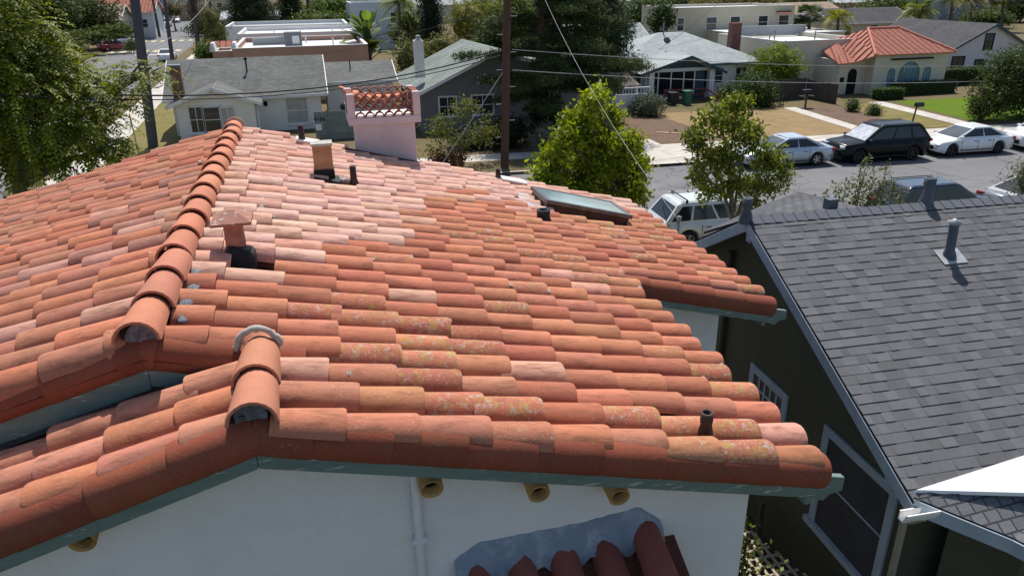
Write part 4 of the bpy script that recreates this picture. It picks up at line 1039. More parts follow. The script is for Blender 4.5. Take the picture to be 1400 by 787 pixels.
def gable_y(root, x0, x1, y0, y1, he, hr, m_roof, m_wall, ov=.45, xr=None, trim=None, gable_m=None):
    """ridge along y, gable facing the street"""
    xr = (x0 + x1) / 2 if xr is None else xr
    mb = MB(); mb.prism([(x0, y0, 0), (x1, y0, 0), (x1, y0, he), (xr, y0, hr - .06), (x0, y0, he)], (0, y1 - y0, 0)); w = mb.build('wall', m_wall, root)
    sl, sr = (hr - he) / (xr - x0), (hr - he) / (x1 - xr)
    for pts in ([(x0 - ov, y0 - ov, he - sl * ov), (xr, y0 - ov, hr), (xr, y1, hr), (x0 - ov, y1, he - sl * ov)], [(xr, y0 - ov, hr), (x1 + ov, y0 - ov, he - sr * ov), (x1 + ov, y1, he - sr * ov), (xr, y1, hr)]):
        mb = MB(); slab(mb, [V(q) + V((0, 0, .06)) for q in pts], .08); mb.build('roof_slope', m_roof, root)
    y = y0 - ov - .03
    for xa, za, xb, zb in ((x0 - ov, he - sl * ov, xr, hr), (xr, hr, x1 + ov, he - sr * ov)):
        mb = MB(); mb.bar((xa, y, za - .03), (xb, y, zb - .03), .04, .2); mb.build('rake_board', trim or M_WTRIM, root)
    return w
def flat_house(root, x0, x1, y0, y1, h, m, m_roof, par=.35, cap=None, z0=0):
    """flat roof inside a parapet"""
    rect_walls(root, x0, x1, y0, y1, h - par, m, z0)
    mb = MB(); t_ = .22
    for (a, b, c, d) in ((x0, x1, y0, y0 + t_), (x0, x1, y1 - t_, y1), (x0, x0 + t_, y0 + t_, y1 - t_), (x1 - t_, x1, y0 + t_, y1 - t_)): mb.box(((a + b) / 2, (c + d) / 2, h - par / 2), (b - a, d - c, par))
    mb.build('parapet', m, root)
    mb = MB()
    for (a, b, c, d) in ((x0, x1, y0, y0 + t_), (x0, x1, y1 - t_, y1), (x0, x0 + t_, y0 + t_, y1 - t_), (x1 - t_, x1, y0 + t_, y1 - t_)): mb.box(((a + b) / 2, (c + d) / 2, h + .02), (b - a + .04, d - c + .04, .04))
    mb.build('parapet_cap', cap or m_roof, root)
    mb = MB(); mb.box(((x0 + x1) / 2, (y0 + y1) / 2, h - par + .01), (x1 - x0 - 2 * t_, y1 - y0 - 2 * t_, .03)); mb.build('roof', m_roof, root)
def pipe_on(root, x, y, z, r=.05, h=.6, m=None, cap=False):
    mb = MB(); mb.lathe([(r, -.1), (r, h), (.001, h)], (x, y, z), None, 10)
    if cap: mb.lathe([(r * 2.2, h), (r * 2.2, h + .1), (.001, h + .16)], (x, y, z), None, 10)
    return mb.build('vent_pipe', m or M_WPIPE, root)

# white bungalow on the corner
Y = 48.0
h1 = thing('corner_bungalow', 'white sided bungalow with grey shingle roof and triple front window', 'house', (-3.6, 49.5, 0))
xl, xrr = -7.9, -3.5
gable_x(h1, -8.3, .45, 49.5, 57.0, 2.5, 4.25, M_RGREY, M_SIDING, .45, 53.2)
gable_y(h1, xl, xrr, Y, 53.0, 2.32, 3.12, M_RGREY, M_SIDING, .5)
gable_x(h1, .9, 5.3, 51.5, 57, 2.75, 3.65, M_RGREY, M_SIDING, .25, 54.2)
for px_ in (269.5, 291.5, 312.5):
    c = PY(px_, 165, Y); window(h1, (c.x, Y, c.z + .05), (1, 0, 0), (0, -1, 0), .72 if px_ != 291.5 else .95, 1.45, None, M_BLIND if px_ > 300 else M_GLASS, 1 if px_ != 291.5 else 0, 1)
c = PY(406.5, 151, 49.5); window(h1, (c.x, 49.5, c.z), (1, 0, 0), (0, -1, 0), 1.25, 1.5, None, M_BLIND, 0, 1)
mb = MB(); mb.prism([(-8.05, 48.9, 0), (-7.45, 48.9, 0), (-7.45, 48.9, 4.3), (-8.05, 48.9, 4.3)], (0, .5, 0)); ck = mb.build('chimney', M_BRICK, h1)
for f in ck.data.polygons: pass
uvl = ck.data.uv_layers.new(name='UVMap')
for lp in ck.data.loops:
    co = ck.data.vertices[lp.vertex_index].co; uvl.data[lp.index].uv = (co.x + co.y, co.z)
mb = MB(); mb.box((-7.75, 49.15, 4.33), (.72, .62, .1)); mb.build('chimney_cap', M_MORTAR, ck)
c = PY(338, 100, 51.6); pipe_on(h1, c.x, 51.6, 3.45, .05, .85, M_DARK, True)
c = PY(480, 108, 53); pipe_on(h1, c.x, 53, 3.2, .04, .7, M_DARK)
c = PY(418, 183, 49.4); mb = MB(); mb.tube([(-3.35, 49.2, 2.2), (-3.35, 48.2, 2.0), (-3.35, 48.1, .1)], .05, 8); mb.build('downspout', M_WTRIM, h1)
c = PY(363, 142, 49.46); mb = MB(); mb.box(c, (.22, .14, .3)); mb.build('porch_lamp', M_DARK, h1, bevel=.04)
# side gate, sail, bin
gx0, gx1 = PY(429, 157, 45.5).x, PY(487, 157, 45.5).x
gt = thing('garden_gate', 'grey green board gate with house number and mailbox beside the pink chimney', 'gate', ((gx0 + gx1) / 2, 45.5, 0))
mb = MB(); x = gx0
while x < gx1 + .8:
    mb.box((x + .075, 45.5 + random.uniform(-.006, .006), .92), (.142, .04, 1.72 + random.uniform(-.02, .02))); x += .15
mb.build('boards', M_GREENWOOD, gt)
mb = MB(); mb.box(((gx0 + gx1 + .8) / 2, 45.54, 1.5), (gx1 - gx0 + .8, .05, .12)); mb.box(((gx0 + gx1 + .8) / 2, 45.54, .4), (gx1 - gx0 + .8, .05, .12)); mb.build('rail', M_GREENWOOD, gt)
c = PY(436, 174, 45.44); mb = MB(); mb.box(c, (.36, .12, .38)); mb.build('mailbox', M_WTRIM, gt, bevel=.02)
cu = bpy.data.curves.new('house_number', 'FONT'); cu.body = '4166'; cu.size = .34; cu.extrude = .008; cu.align_x = 'CENTER'
tmp = bpy.data.objects.new('number_curve', cu); COL.objects.link(tmp); bpy.context.view_layer.update()
nm = bpy.data.meshes.new_from_object(tmp.evaluated_get(bpy.context.evaluated_depsgraph_get())); bpy.data.objects.remove(tmp)
no = bpy.data.objects.new('house_number', nm); COL.objects.link(no); no.parent = gt
c = PY(437, 165.5, 45.46); no.location = c - gt.location; no.rotation_euler = (PI / 2, 0, 0); nm.materials.clear(); nm.materials.append(M_DARK)
a0, a1, a2, a3 = PY(461, 116, 47.2), PY(471, 126, 46.6), PY(560, 127, 46.6), PY(545, 130, 45.2)
mb = MB(); N_ = 14; vs = []; fs = []
for i in range(N_ + 1):
    for k in range(5):
        f, g = i / N_, k / 4
        P = a0.lerp(a2, f).lerp(a1.lerp(a3, f), g); P = P + V((0, 0, -.9 * f * (1 - f) * 1.3 - .45 * g * (1 - f) + .15 * math.sin(g * PI)))
        vs.append(P)
for i in range(N_):
    for k in range(4): fs.append((i * 5 + k, i * 5 + k + 1, i * 5 + 6 + k, i * 5 + 5 + k))
mb.add(vs, fs, smooth=True); o = mb.build('shade_sail', plain('orange_canvas', (.62, .22, .12), .8, .12, 2, .1)); so = o.modifiers.new('cloth', 'SOLIDIFY'); so.thickness = .02
tag(o, 'orange canvas shade sail stretched behind the pink chimney', 'shade sail')
def bin_(name, label, px_, py_, Y, m, m2, h=1.05):
    c = PY(px_, py_, Y); r = thing(name, label, 'bin', (c.x, Y, 0))
    mb = MB(); mb.box((c.x, Y, h / 2 + .05), (.46, .5, h - .1), taper=1.25); mb.build('body', m, r, bevel=.03)
    mb = MB(); mb.box((c.x, Y - .03, h + .04), (.64, .72, .09)); mb.build('lid', m2, r, bevel=.03)
    for s_ in (-1, 1):
        mb = MB(); mb.lathe([(.001, -.03), (.11, -.03), (.11, .03), (.001, .03)], (c.x + s_ * .24, Y + .26, .12), Matrix.Rotation(PI / 2, 3, 'Y'), 12); mb.build('wheel', M_TYRE, r)
    return r
M_BBLUE = plain('blue_plastic', (.03, .07, .30), .45, .1, 4); M_BGRN = plain('green_plastic', (.035, .15, .10), .45, .1, 4); M_BBLK = plain('black_plastic', (.02, .022, .026), .45, .1, 4)
bin_('wheelie_bin', 'blue lidded bin standing behind the grey green gate', 446, 150, 46.6, M_BBLUE, M_BBLUE, 1.75 if False else 1.15)
c = PY(471, 141, 46.4); r = thing('kettle_grill', 'round black kettle grill behind the grey green gate', 'grill', (c.x, 46.4, 0))
mb = MB(); mb.lathe([(.001, 1.55), (.16, 1.62), (.30, 1.82), (.30, 1.86), (.24, 2.02), (.001, 2.12)], (c.x, 46.4, 0), None, 16); mb.build('kettle', M_BBLK, r)
for k in range(3):
    a = 2 * PI * k / 3; mb = MB(); mb.tube([(c.x + .1 * math.cos(a), 46.4 + .1 * math.sin(a), 1.62), (c.x + .32 * math.cos(a), 46.4 + .32 * math.sin(a), .12)], .02, 6); mb.build('leg', M_BBLK, r)

# flat roofed rows down the side street
h2 = thing('flat_roof_house', 'brown stucco house with white coated flat roof and grey rooftop unit', 'house', (0, 68, 0))
flat_house(h2, -5.5, 4.6, 62, 74, 4.2, M_TERRA, M_FLATROOF, .4)
flat_house(h2, -7.0, -5.52, 62.6, 66, 4.0, M_TERRA, M_FLATROOF, .3)
for x in (-6.95, -5.4):
    mb = MB(); mb.prism([(x - .22, 62.3, 4.0), (x + .22, 62.3, 4.0), (x + .1, 62.3, 4.62), (x - .1, 62.3, 4.62)], (0, 1.6, 0)); mb.build('parapet_step', M_FLATROOF, h2)
mb = MB(); slab(mb, [(-7.05, 61.4, 2.9), (-5.55, 61.4, 2.9), (-5.55, 62.58, 3.5), (-7.05, 62.58, 3.5)], .08)
M_RTILE = NT('red_tile_roof'); uv = M_RTILE.n('ShaderNodeUVMap').outputs['UV']
w_ = M_RTILE.n('ShaderNodeTexWave', Scale=.58); w_.bands_direction = 'X'; M_RTILE.l(uv, w_.inputs['Vector']); w2 = M_RTILE.n('ShaderNodeTexWave', Scale=.62); w2.bands_direction = 'Y'; w2.wave_profile = 'SAW'; M_RTILE.l(uv, w2.inputs['Vector'])
M_RTILE.bump(M_RTILE.math('ADD', w_.outputs['Fac'], M_RTILE.math('MULTIPLY', w2.outputs['Fac'], .7)), 1.0, .22)
M_RTILE = M_RTILE.done(M_RTILE.ramp(M_RTILE.noise(5, 4), [(.3, (.40, .13, .09)), (.7, (.56, .24, .17))]), .8, 0, .2)
mb.build('porch_roof', M_RTILE, h2)
c = PY(401, 55, 66); mb = MB(); mb.box((c.x, 66, 4.45), (1.35, 1.2, 1.25)); u_ = mb.build('rooftop_unit', M_GREYW, h2, bevel=.03); mb = MB(); mb.box((c.x + .2, 65.38, 4.5), (.55, .04, .6)); mb.build('grille', M_WPIPE, u_)
for k, (px_, Y_) in enumerate(((455, 68), (470, 70), (418, 71))): c = PY(px_, 55, Y_); pipe_on(h2, c.x, Y_, 3.8, .06, .6)
mb = MB(); mb.prism([(-4.5, 70, 3.85), (-1, 70, 3.85), (-1.6, 70, 4.5), (-4.5, 70, 4.35)], (0, .3, 0)); mb.build('roof_screen', M_FLATGREY, h2)
h3 = thing('flat_roof_house', 'white flat roofed house with small red tile porch beyond the brown one', 'house', (0, 82, 0))
flat_house(h3, -6.2, 5.2, 77, 88, 4.35, M_WHITE, M_FLATROOF, .35)
mb = MB(); slab(mb, [(-9.2, 77, 3.0), (-6.24, 77, 3.0), (-6.24, 79, 3.7), (-9.2, 79, 3.7)], .08); mb.build('porch_roof', M_RTILE, h3); rect_walls(h3, -9.0, -6.25, 78, 81, 3.0, M_WHITE, 0, 'porch_wall')
window(h3, (1.6, 77, 3.5), (1, 0, 0), (0, -1, 0), .9, .5, None, None, 0, 0)
for x, yy in ((-3, 80), (-.5, 83), (2.6, 81), (3.8, 85)): pipe_on(h3, x, yy, 4.0, .06, .5)
h4 = thing('flat_roof_house', 'long low white house with flat roof, farthest of the flat roofed row', 'house', (0, 97, 0))
flat_house(h4, -8.6, 4.8, 92, 103, 4.3, M_WHITE, M_FLATGREY, .35, M_FLATROOF)
for x in (-7, -2, 2): window(h4, (x, 92, 2.4), (1, 0, 0), (0, -1, 0), 1.1, 1.2)
h5 = thing('pale_block', 'pale blue two storey block behind the palm clump', 'house', (10, 114, 0))
flat_house(h5, 6.1, 14.1, 108, 118, 6.1, M_BLUEW, M_FLATROOF, .3)
for x in (8, 12): window(h5, (x, 108, 4.2), (1, 0, 0), (0, -1, 0), 1.2, 1.2)
# grey-green roofed house behind the cedar
h6 = thing('green_roof_house', 'low house with grey green roof and white flue beside the dark cedar', 'house', (12, 47, 0))
gable_y(h6, 6.3, 19.0, 46.0, 56.0, 2.6, 4.75, M_RGREEN, M_GREYW, .6, 11.0, M_WTRIM)
c = PY(573, 80, 47.6); mb = MB(); mb.box((c.x, 47.6, 4.3), (.58, .5, 2.2)); fl_ = mb.build('chimney', M_WHITE, h6, bevel=.02); mb = MB(); mb.box((c.x, 47.6, 5.42), (.44, .38, .1)); mb.lathe([(.13, 5.45), (.13, 5.7), (.001, 5.7)], (c.x, 47.6, 0), None, 10); mb.build('chimney_cap', M_LEAD, fl_)
c = PY(612, 140, 46); window(h6, (c.x, 46, 1.6), (1, 0, 0), (0, -1, 0), 1.0, 1.1, None, None, 1, 1)
c = PY(660, 150, 46); window(h6, (c.x, 46, 1.6), (1, 0, 0), (0, -1, 0), 1.3, 1.1, None, None, 1, 1)
c = PY(742, 150, 46); mb = MB(); mb.box((c.x, 45.98, 1.1), (.95, .06, 2.1)); mb.build('door', M_BTRIM, h6)

# craftsman bungalow with the pale roof
h7 = thing('porch_bungalow', 'white porch bungalow with pale blue grey roof and dark gable trim', 'house', (30, 56, 0))
gable_y(h7, 24.3, 29.9, 53.0, 60, 2.35, 3.30, M_RPALE, M_SIDING, .75, 27.6, M_TEALTRIM)
mb = MB()
ex0, ex1, ey0, ey1, he = 22.6, 35.6, 54.6, 66, 2.45
A, B, Cc, D = V((ex0, ey0, he)), V((ex1, ey0, he)), V((ex1, ey1, he)), V((ex0, ey1, he)); P, Q = V((28.6, 60.3, 4.5)), V((30.9, 60.3, 4.5))
for f in ([A, B, Q, P], [B, Cc, Q], [Cc, D, P, Q], [D, A, P]): mb = MB(); slab(mb, f, .09); mb.build('roof_slope', M_RPALE, h7)
rect_walls(h7, 23.4, 34.8, 55.2, 65.4, 2.5, M_SIDING)
mb = MB(); mb.box((29.1, ey0 - .02, he - .06), (13, .05, .16)); mb.build('eave_board', M_TEALTRIM, h7)
mb = MB(); mb.box((27.1, 52.97, 1.35), (4.5, .05, 1.62)); mb.build('porch_opening', M_DARK, h7)
for x in (25.3, 26.35, 27.4, 28.3): mb = MB(); mb.box((x, 52.93, 1.35), (.09, .05, 1.7)); mb.build('mullion', M_WTRIM, h7)
for x in (24.6, 29.6): mb = MB(); mb.box((x, 52.75, 1.15), (.42, .42, 2.3)); mb.build('porch_post', M_WTRIM, h7, bevel=.02)
mb = MB(); mb.box((28.7, 52.94, 1.1), (.85, .05, 2.0)); mb.build('door', M_TEALTRIM, h7)
mb = MB(); mb.prism([(25.2, 52.955, 2.42), (29.4, 52.955, 2.42), (27.6, 52.955, 3.1)], (0, .03, 0)); mb.build('gable_panel', M_TEALTRIM, h7)
for x, w_ in ((31.2, 1.5), (33.6, .9)): window(h7, (x, 55.2, 1.45), (1, 0, 0), (0, -1, 0), w_, 1.1, None, None, 1, 1)
for yy in (54.2, 55.4, 56.6, 57.8): window(h7, (24.3 - .01, yy, 1.4), (0, 1, 0), (-1, 0, 0), .85, 1.3, None, None, 0, 0)
rail = thing('porch_railing', 'red stained wooden railing and steps in front of the porch bungalow', 'railing', (27.8, 51.8, 0))
mb = MB(); mb.box((26.9, 51.7, 1.02), (3.3, .18, .08)); mb.box((26.9, 51.7, .62), (3.3, .06, .12)); mb.build('rail', M_REDWOOD, rail)
for x in (25.3, 26.4, 27.5, 28.5): mb = MB(); mb.box((x, 51.7, .5), (.12, .12, 1.0)); mb.build('post', M_REDWOOD, rail)
mb = MB(); mb.bar((28.6, 51.6, 1.0), (29.6, 50.3, .35), .1, .1); mb.build('handrail', M_REDWOOD, rail)
for k in range(3): mb = MB(); mb.box((29.2, 51.5 - k * .35, .36 - k * .12), (1.1, .36, .1)); mb.build('step', M_REDWOOD, rail)
c = PY(945, 55, 58); mb = MB(); mb.lathe([(.02, 0), (.25, .22), (.30, .3)], (27.7, 57.0, 3.95), Matrix.Rotation(.9, 3, 'X'), 14); mb.build('satellite_dish', M_GREYW, h7)
pipe_on(h7, 28.9, 60.0, 4.4, .05, .9, M_GREYW)
hb = thing('rear_roof_house', 'low house with pale shingle roof tucked behind the porch bungalow', 'house', (26, 71, 0)); gable_x(hb, 24.5, 31.5, 68, 76, 2.9, 4.6, M_RPALE, M_CREAM, .5)
# brick chimney belongs to the bungalow
c = PY(1022, 52, 58.5)
mb = MB(); mb.box((34.6, 58.4, 2.6), (.95, .8, 5.2 - 2.2 + 2.2), taper=.86); ck = mb.build('chimney', M_BRICK, h7)
uvl = ck.data.uv_layers.new(name='UVMap')
for lp in ck.data.loops:
    co = ck.data.vertices[lp.vertex_index].co; uvl.data[lp.index].uv = (co.x + co.y, co.z)
# fences
def board_fence(label, a, b, h, m, group=None, step=.15, posts=2.2, name='board_fence'):
    a, b = V((*a, 0)), V((*b, 0)); d = b - a; L = d.length; d.normalize(); r = thing(name, label, 'fence', (a + b) / 2, 0, group)
    mb = MB(); t_ = step / 2; R = math.atan2(d.y, d.x)
    while t_ < L:
        hh = h + random.uniform(-.03, .03); mb.box(a + d * t_ + V((0, 0, hh / 2)), (step * .93, .03, hh), rz=R); t_ += step
    mb.build('boards', m, r)
    t_ = 0
    while t_ <= L + .01: mb = MB(); mb.box(a + d * t_ + V((0, 0, h / 2 + .05)), (.11, .11, h + .1), rz=R); mb.build('post', m, r); t_ += posts
    return r
board_fence('weathered brown board fence between porch bungalow and cream tile hip house', (31.0, 49.6), (36.2, 50.2), 1.65, M_FENCE)
board_fence('short brown board fence running towards the street by the post mailbox', (36.3, 50.1), (36.6, 46.9), 1.5, M_FENCE)
wf_ = thing('picket_fence', 'white solid fence with open pickets on top beside the grey round shrub', 'fence', (20.5, 47.8, 0))
mb = MB(); mb.box((20.4, 47.8, .75), (3.6, .08, 1.45)); mb.build('panel', M_WTRIM, wf_)
for k in range(16): mb = MB(); mb.box((18.75 + k * .22, 47.8, 1.68), (.06, .05, .36)); mb.build('picket', M_WTRIM, wf_)
mb = MB(); mb.box((20.4, 47.8, 1.89), (3.7, .1, .07)); mb.build('cap_rail', M_WTRIM, wf_)
ax = thing('lean_to_roof', 'low brown lean to roof behind the white picket fence', 'shed', (20, 50, 0))
mb = MB(); slab(mb, [(16.9, 48.6, 2.05), (22.0, 48.6, 1.9), (22.0, 51.4, 2.5), (16.9, 51.4, 2.6)], .06); mb.build('roof', M_FENCE, ax)
for x in (17.2, 19.6, 21.8): mb = MB(); mb.box((x, 48.9, 1.0), (.1, .1, 2.0)); mb.build('post', M_WTRIM, ax)
bin_('wheelie_bin', 'green wheelie bin in front of the red stained porch railing', 938, 150, 50.4, M_BGRN, M_BGRN)
bin_('wheelie_bin', 'black wheelie bin with domed lid beside the green one', 918, 148, 50.7, M_BBLK, M_BBLK, .95)
pl_ = thing('timber_plank', 'pale timber plank lying on the bark mulch yard', 'plank'); g = G(927, 182, .18); pl_.location = (g.x, g.y, .125)
mb = MB(); mb.box((g.x, g.y, .15), (2.6, .16, .05), rz=-.62); mb.build('board', plain('pale_timber', (.52, .33, .22), .7, .15, 4), pl_)

# cream flat roof house with the tiled hip front
h8 = thing('tile_hip_house', 'cream stucco house with red tile hip front and arched blue framed window', 'house', (42, 53, 0))
flat_house(h8, 36.3, 44.2, 54.0, 64.0, 3.95, M_CREAM2, M_FLATROOF, .35)
x0, x1, yb = 41.9, 48.6, 50.0
rect_walls(h8, x0, x1, yb, 57.5, 3.15, M_CREAM2, 0, 'wall')
he = 3.12; ov = .35
A, B, Cc, D = V((x0 - ov, yb - ov, he)), V((x1 + ov, yb - ov, he)), V((x1 + ov, 57.8, he)), V((x0 - ov, 57.8, he)); P, Q = V((43.7, 53.6, 4.75)), V((46.6, 53.6, 4.75))
for f in ([A, B, Q, P], [B, Cc, Q], [Cc, D, P, Q], [D, A, P]): mb = MB(); slab(mb, f, .1); mb.build('roof_slope', M_RTILE, h8)
for a, b in ((A, P), (B, Q), (P, Q)): mb = MB(); mb.tube([a + V((0, 0, .03)), b + V((0, 0, .03))], .10, 8); mb.build('ridge_cap', M_RTILE, h8)
mb = MB(); E1, E2 = V((39.2, 50.6, 2.55)), V((41.5, 50.2, 3.0))
for (a, b) in (((39.0, 50.4, 2.5), (40.3, 50.2, 2.62)), ((40.3, 50.2, 2.62), (41.55, 49.65, 3.10))):
    mb = MB(); a, b = V(a), V(b); slab(mb, [a, b, b + V((.9, 3.6, 1.1)), a + V((.9, 3.4, .7))], .1); mb.build('porch_roof', M_RTILE, h8)
rect_walls(h8, 39.5, 41.88, 50.9, 54.5, 2.7, M_CREAM2, 0, 'porch_wall')
mb = MB(); ar = [(40.35, 0.1), (41.15, .1)] + [(40.75 + .4 * math.cos(a), 1.65 + .4 * math.sin(a)) for a in [PI * k / 8 for k in range(9)]]
mb.prism([(a, 50.885, b) for a, b in ar], (0, .03, 0)); mb.build('door_arch', M_DARK, h8)
def arch_win(xc, w, zb, zs, lab):
    r_ = w / 2; o_ = [(xc - r_, zb), (xc + r_, zb)] + [(xc + r_ * math.cos(PI * k / 10), zs + r_ * math.sin(PI * k / 10)) for k in range(11)]
    mb = MB(); q = [(xc + (a - xc) * 1.0, yb - .05, b) for a, b in o_]; i_ = [(xc + (a - xc) * .86, yb - .05, zb + (b - zb) * .95 + .04) for a, b in o_]; n = len(q)
    vs = q + i_ + [(a, yb, c) for a, b, c in q] + [(a, yb, c) for a, b, c in i_]
    fs = [(k, (k + 1) % n, n + (k + 1) % n, n + k) for k in range(n)] + [(k, 2 * n + k, 2 * n + (k + 1) % n, (k + 1) % n) for k in range(n)] + [(n + k, n + (k + 1) % n, 3 * n + (k + 1) % n, 3 * n + k) for k in range(n)]
    mb.add(vs, fs)
    for k in range(1, int(w / .28)):
        x = xc - r_ + w * k / int(w / .28); top = zs + math.sqrt(max(0, r_ * r_ - (x - xc) ** 2)) * .9; mb.box((x, yb - .022, (zb + top) / 2), (.04, .03, top - zb))
    z = zb + .3
    while z < zs + r_ * .7: hw = r_ * .9 if z < zs else math.sqrt(max(.01, r_ * r_ - (z - zs) ** 2)) * .9; mb.box((xc, yb - .0215, z), (2 * hw, .028, .04)); z += .3
    f = mb.build('arched_window', plain('blue_window_frame', (.10, .22, .28), .5, .1, 4), h8)
    mb = MB(); mb.prism([(a, yb - .008, b) for a, b in o_], (0, .006, 0)); mb.build('pane', glass('blue_glass', (.12, .20, .25), .1), f)
for xc, w, zs in ((43.55, .62, 1.75), (45.2, 1.9, 1.55), (46.85, .62, 1.75)): arch_win(xc, w, .35, zs, '')
mb = MB(); mb.box((45.2, 49.9, 2.72), (3.8, .2, .1)); mb.build('awning_bar', M_DARK, h8)
window(h8, (37.3, 54.0, 1.5), (1, 0, 0), (0, -1, 0), 1.5, 1.2, M_WTRIM, None, 1, 0); window(h8, (40.0, 54.0, 2.1), (1, 0, 0), (0, -1, 0), .8, 1.2, M_BTRIM, None, 0, 1)
mb = MB(); mb.box((39.85, 50.86, 1.25), (.3, .1, .35)); mb.build('wall_mailbox', M_DARK, h8, bevel=.02)
for x, yy, h_ in ((37.5, 57, 1.0), (41, 56.5, .9), (39, 60, .6)): pipe_on(h8, x, yy, 3.6, .05, h_, M_GREYW)
mb = MB(); mb.box((41, 63.0, 4.2), (7, .3, .8)); mb.build('roof_screen', M_FLATGREY, h8)
for (px_, Y_) in ((1142, 50.0), (1198, 49.4)):
    c = PY(px_, 128, Y_); r = tag(bpy.data.objects.new('flower_pot', None), 'white flower pot by the arched doorway of the cream house' if px_ < 1150 else 'white flower pot beside the clipped hedge end', 'pot'); COL.objects.link(r); r.location = (c.x, Y_, .12)
    mb = MB(); mb.lathe([(.13, .12), (.22, .55), (.24, .6), (.19, .6), (.18, .5), (.001, .5)], (c.x, Y_, 0), None, 14); mb.build('pot', M_WTRIM, r)
# cream two storey and the white gabled house
h9 = thing('two_storey_house', 'cream two storey stucco house with flat roof beyond the pale roofed bungalow', 'house', (56, 100, 0))
flat_house(h9, 47.4, 65.2, 95, 106, 5.0, M_CREAM, M_FLATROOF, .3)
for px_, w_ in ((930, .9), (972, 1.5), (1004, 1.4), (1042, 1.4), (1070, 1.5)): c = PY(px_, 38, 95); window(h9, (c.x, 95, 2.95), (1, 0, 0), (0, -1, 0), w_, 1.55)
c = PY(1072, 25, 94.7); mb = MB(); slab(mb, [(c.x - 1.2, 94.2, 4.0), (c.x + 1.2, 94.2, 4.0), (c.x + 1.2, 94.98, 4.3), (c.x - 1.2, 94.98, 4.3)], .06); mb.build('window_hood', M_REDWOOD, h9)
rect_walls(h9, 52, 66, 85, 94.98, 2.1, M_CREAM, 0, 'wing'); mb = MB(); mb.box((59, 90, 2.15), (14.2, 10.2, .1)); mb.build('wing_roof', M_FLATROOF, h9)
h10 = thing('white_gable_house', 'pale stucco house with steep gable and dark shuttered windows at the edge', 'house', (63, 62, 0))
gable_y(h10, 58.3, 67.5, 60, 72, 2.1, 4.3, M_RDARK, M_LAV, .3, 62.9, M_TEALTRIM)
for px_, py_, w_, h_ in ((1308, 91, 1.3, 1.7), (1338, 92, 1.1, 1.3), (1352, 57, .9, 1.3)): c = PY(px_, py_, 60); window(h10, (c.x, 60, c.z), (1, 0, 0), (0, -1, 0), w_, h_, M_DARK, M_GLASS, 1, 1)
mb = MB(); R = Matrix.Rotation(math.atan(2.2 / 4.6), 3, 'Y'); mb.box((65.2, 64, 3.45), (2.2, 3.2, .06), rot=R); mb.build('solar_panel', M_CGLASS, h10)

# more roofs toward the horizon, each a house of its own
FARH = [
 (1195, 36, 95, 13, 9, 2.6, 4.2, M_RDARK, M_CREAM, 'dark roofed house behind the red tile hip'), (1110, 38, 118, 11, 9, 2.8, 4.3, M_RTAN, M_TERRA, 'tan roofed house right of the cream two storey block'),
 (1190, 18, 150, 20, 10, 3.2, 4.6, M_FLATGREY, M_TERRA, 'long brown house behind the curved palm trunk'), (1330, 22, 128, 16, 10, 4.2, 6.0, M_RGREY, M_BLUEGREY, 'blue grey house behind the row of palms'),
 (1390, 10, 150, 18, 12, 5.0, 7.0, M_RDARK, M_LAV, 'tall pale house at the far corner behind palms'), (885, 12, 165, 16, 10, 4.0, 5.6, M_RPALE, M_WHITE, 'white house between dark crowns above the bungalow'),
 (715, 8, 150, 14, 10, 4.0, 5.6, M_RGREY, M_CREAM, 'cream house showing through the cedar top'), (620, 9, 170, 16, 10, 4.0, 6.0, M_RPALE, M_LAV, 'pale house behind the yellow bamboo'),
 (300, 6, 260, 24, 10, 4.5, 7.0, M_RTAN, M_CREAM, 'cream house closing the end of the side street'), (215, 10, 215, 22, 12, 4.2, 7.4, M_RDARK, M_TERRA, 'brown roofed house on the far corner of the side street'),
 (185, 14, 180, 8, 12, 5.2, 7.0, M_RPALE, M_BLUEW, 'pale blue house behind the poles on the side street'), (165, 16, 150, 10, 10, 4.4, 6.4, M_RTILE, M_WHITE, 'white house with red roof above the hedges'),
 (85, 20, 140, 16, 10, 3.6, 5.6, M_RTAN, M_CREAM, 'cream house hidden behind the feathery tree'), (400, 12, 135, 22, 10, 3.4, 4.4, M_FLATGREY, M_BLUEW, 'low pale house behind the white flat roofs'),
 (1010, 3, 190, 26, 10, 4.0, 6.0, M_RGREY, M_WHITE, 'white house beyond the cream two storey block'), (480, 2, 190, 20, 12, 5.0, 7.0, M_RTAN, M_CREAM, 'cream house beyond the pale blue block'),
 (1270, 3, 200, 30, 12, 5.0, 7.0, M_RTILE, M_CREAM, 'red roofed house between the far palms'), (780, 0, 210, 26, 12, 5.0, 7.5, M_RGREY, M_LAV, 'grey roofed house behind the tall cypress')]
for px_, py_, Y_, w_, dpt, he, hr, mr, mw, lab in FARH:
    c = PY(px_, py_, Y_); r = thing('distant_house', lab, 'house', (c.x, Y_, 0), 0, 'houses far behind')
    gable_x(r, c.x - w_ / 2, c.x + w_ / 2, Y_, Y_ + dpt, he, hr, mr, mw, .5)
    for k in range(3): window(r, (c.x - w_ * .33 + w_ * .33 * k, Y_, he * .55), (1, 0, 0), (0, -1, 0), 1.3, 1.3)
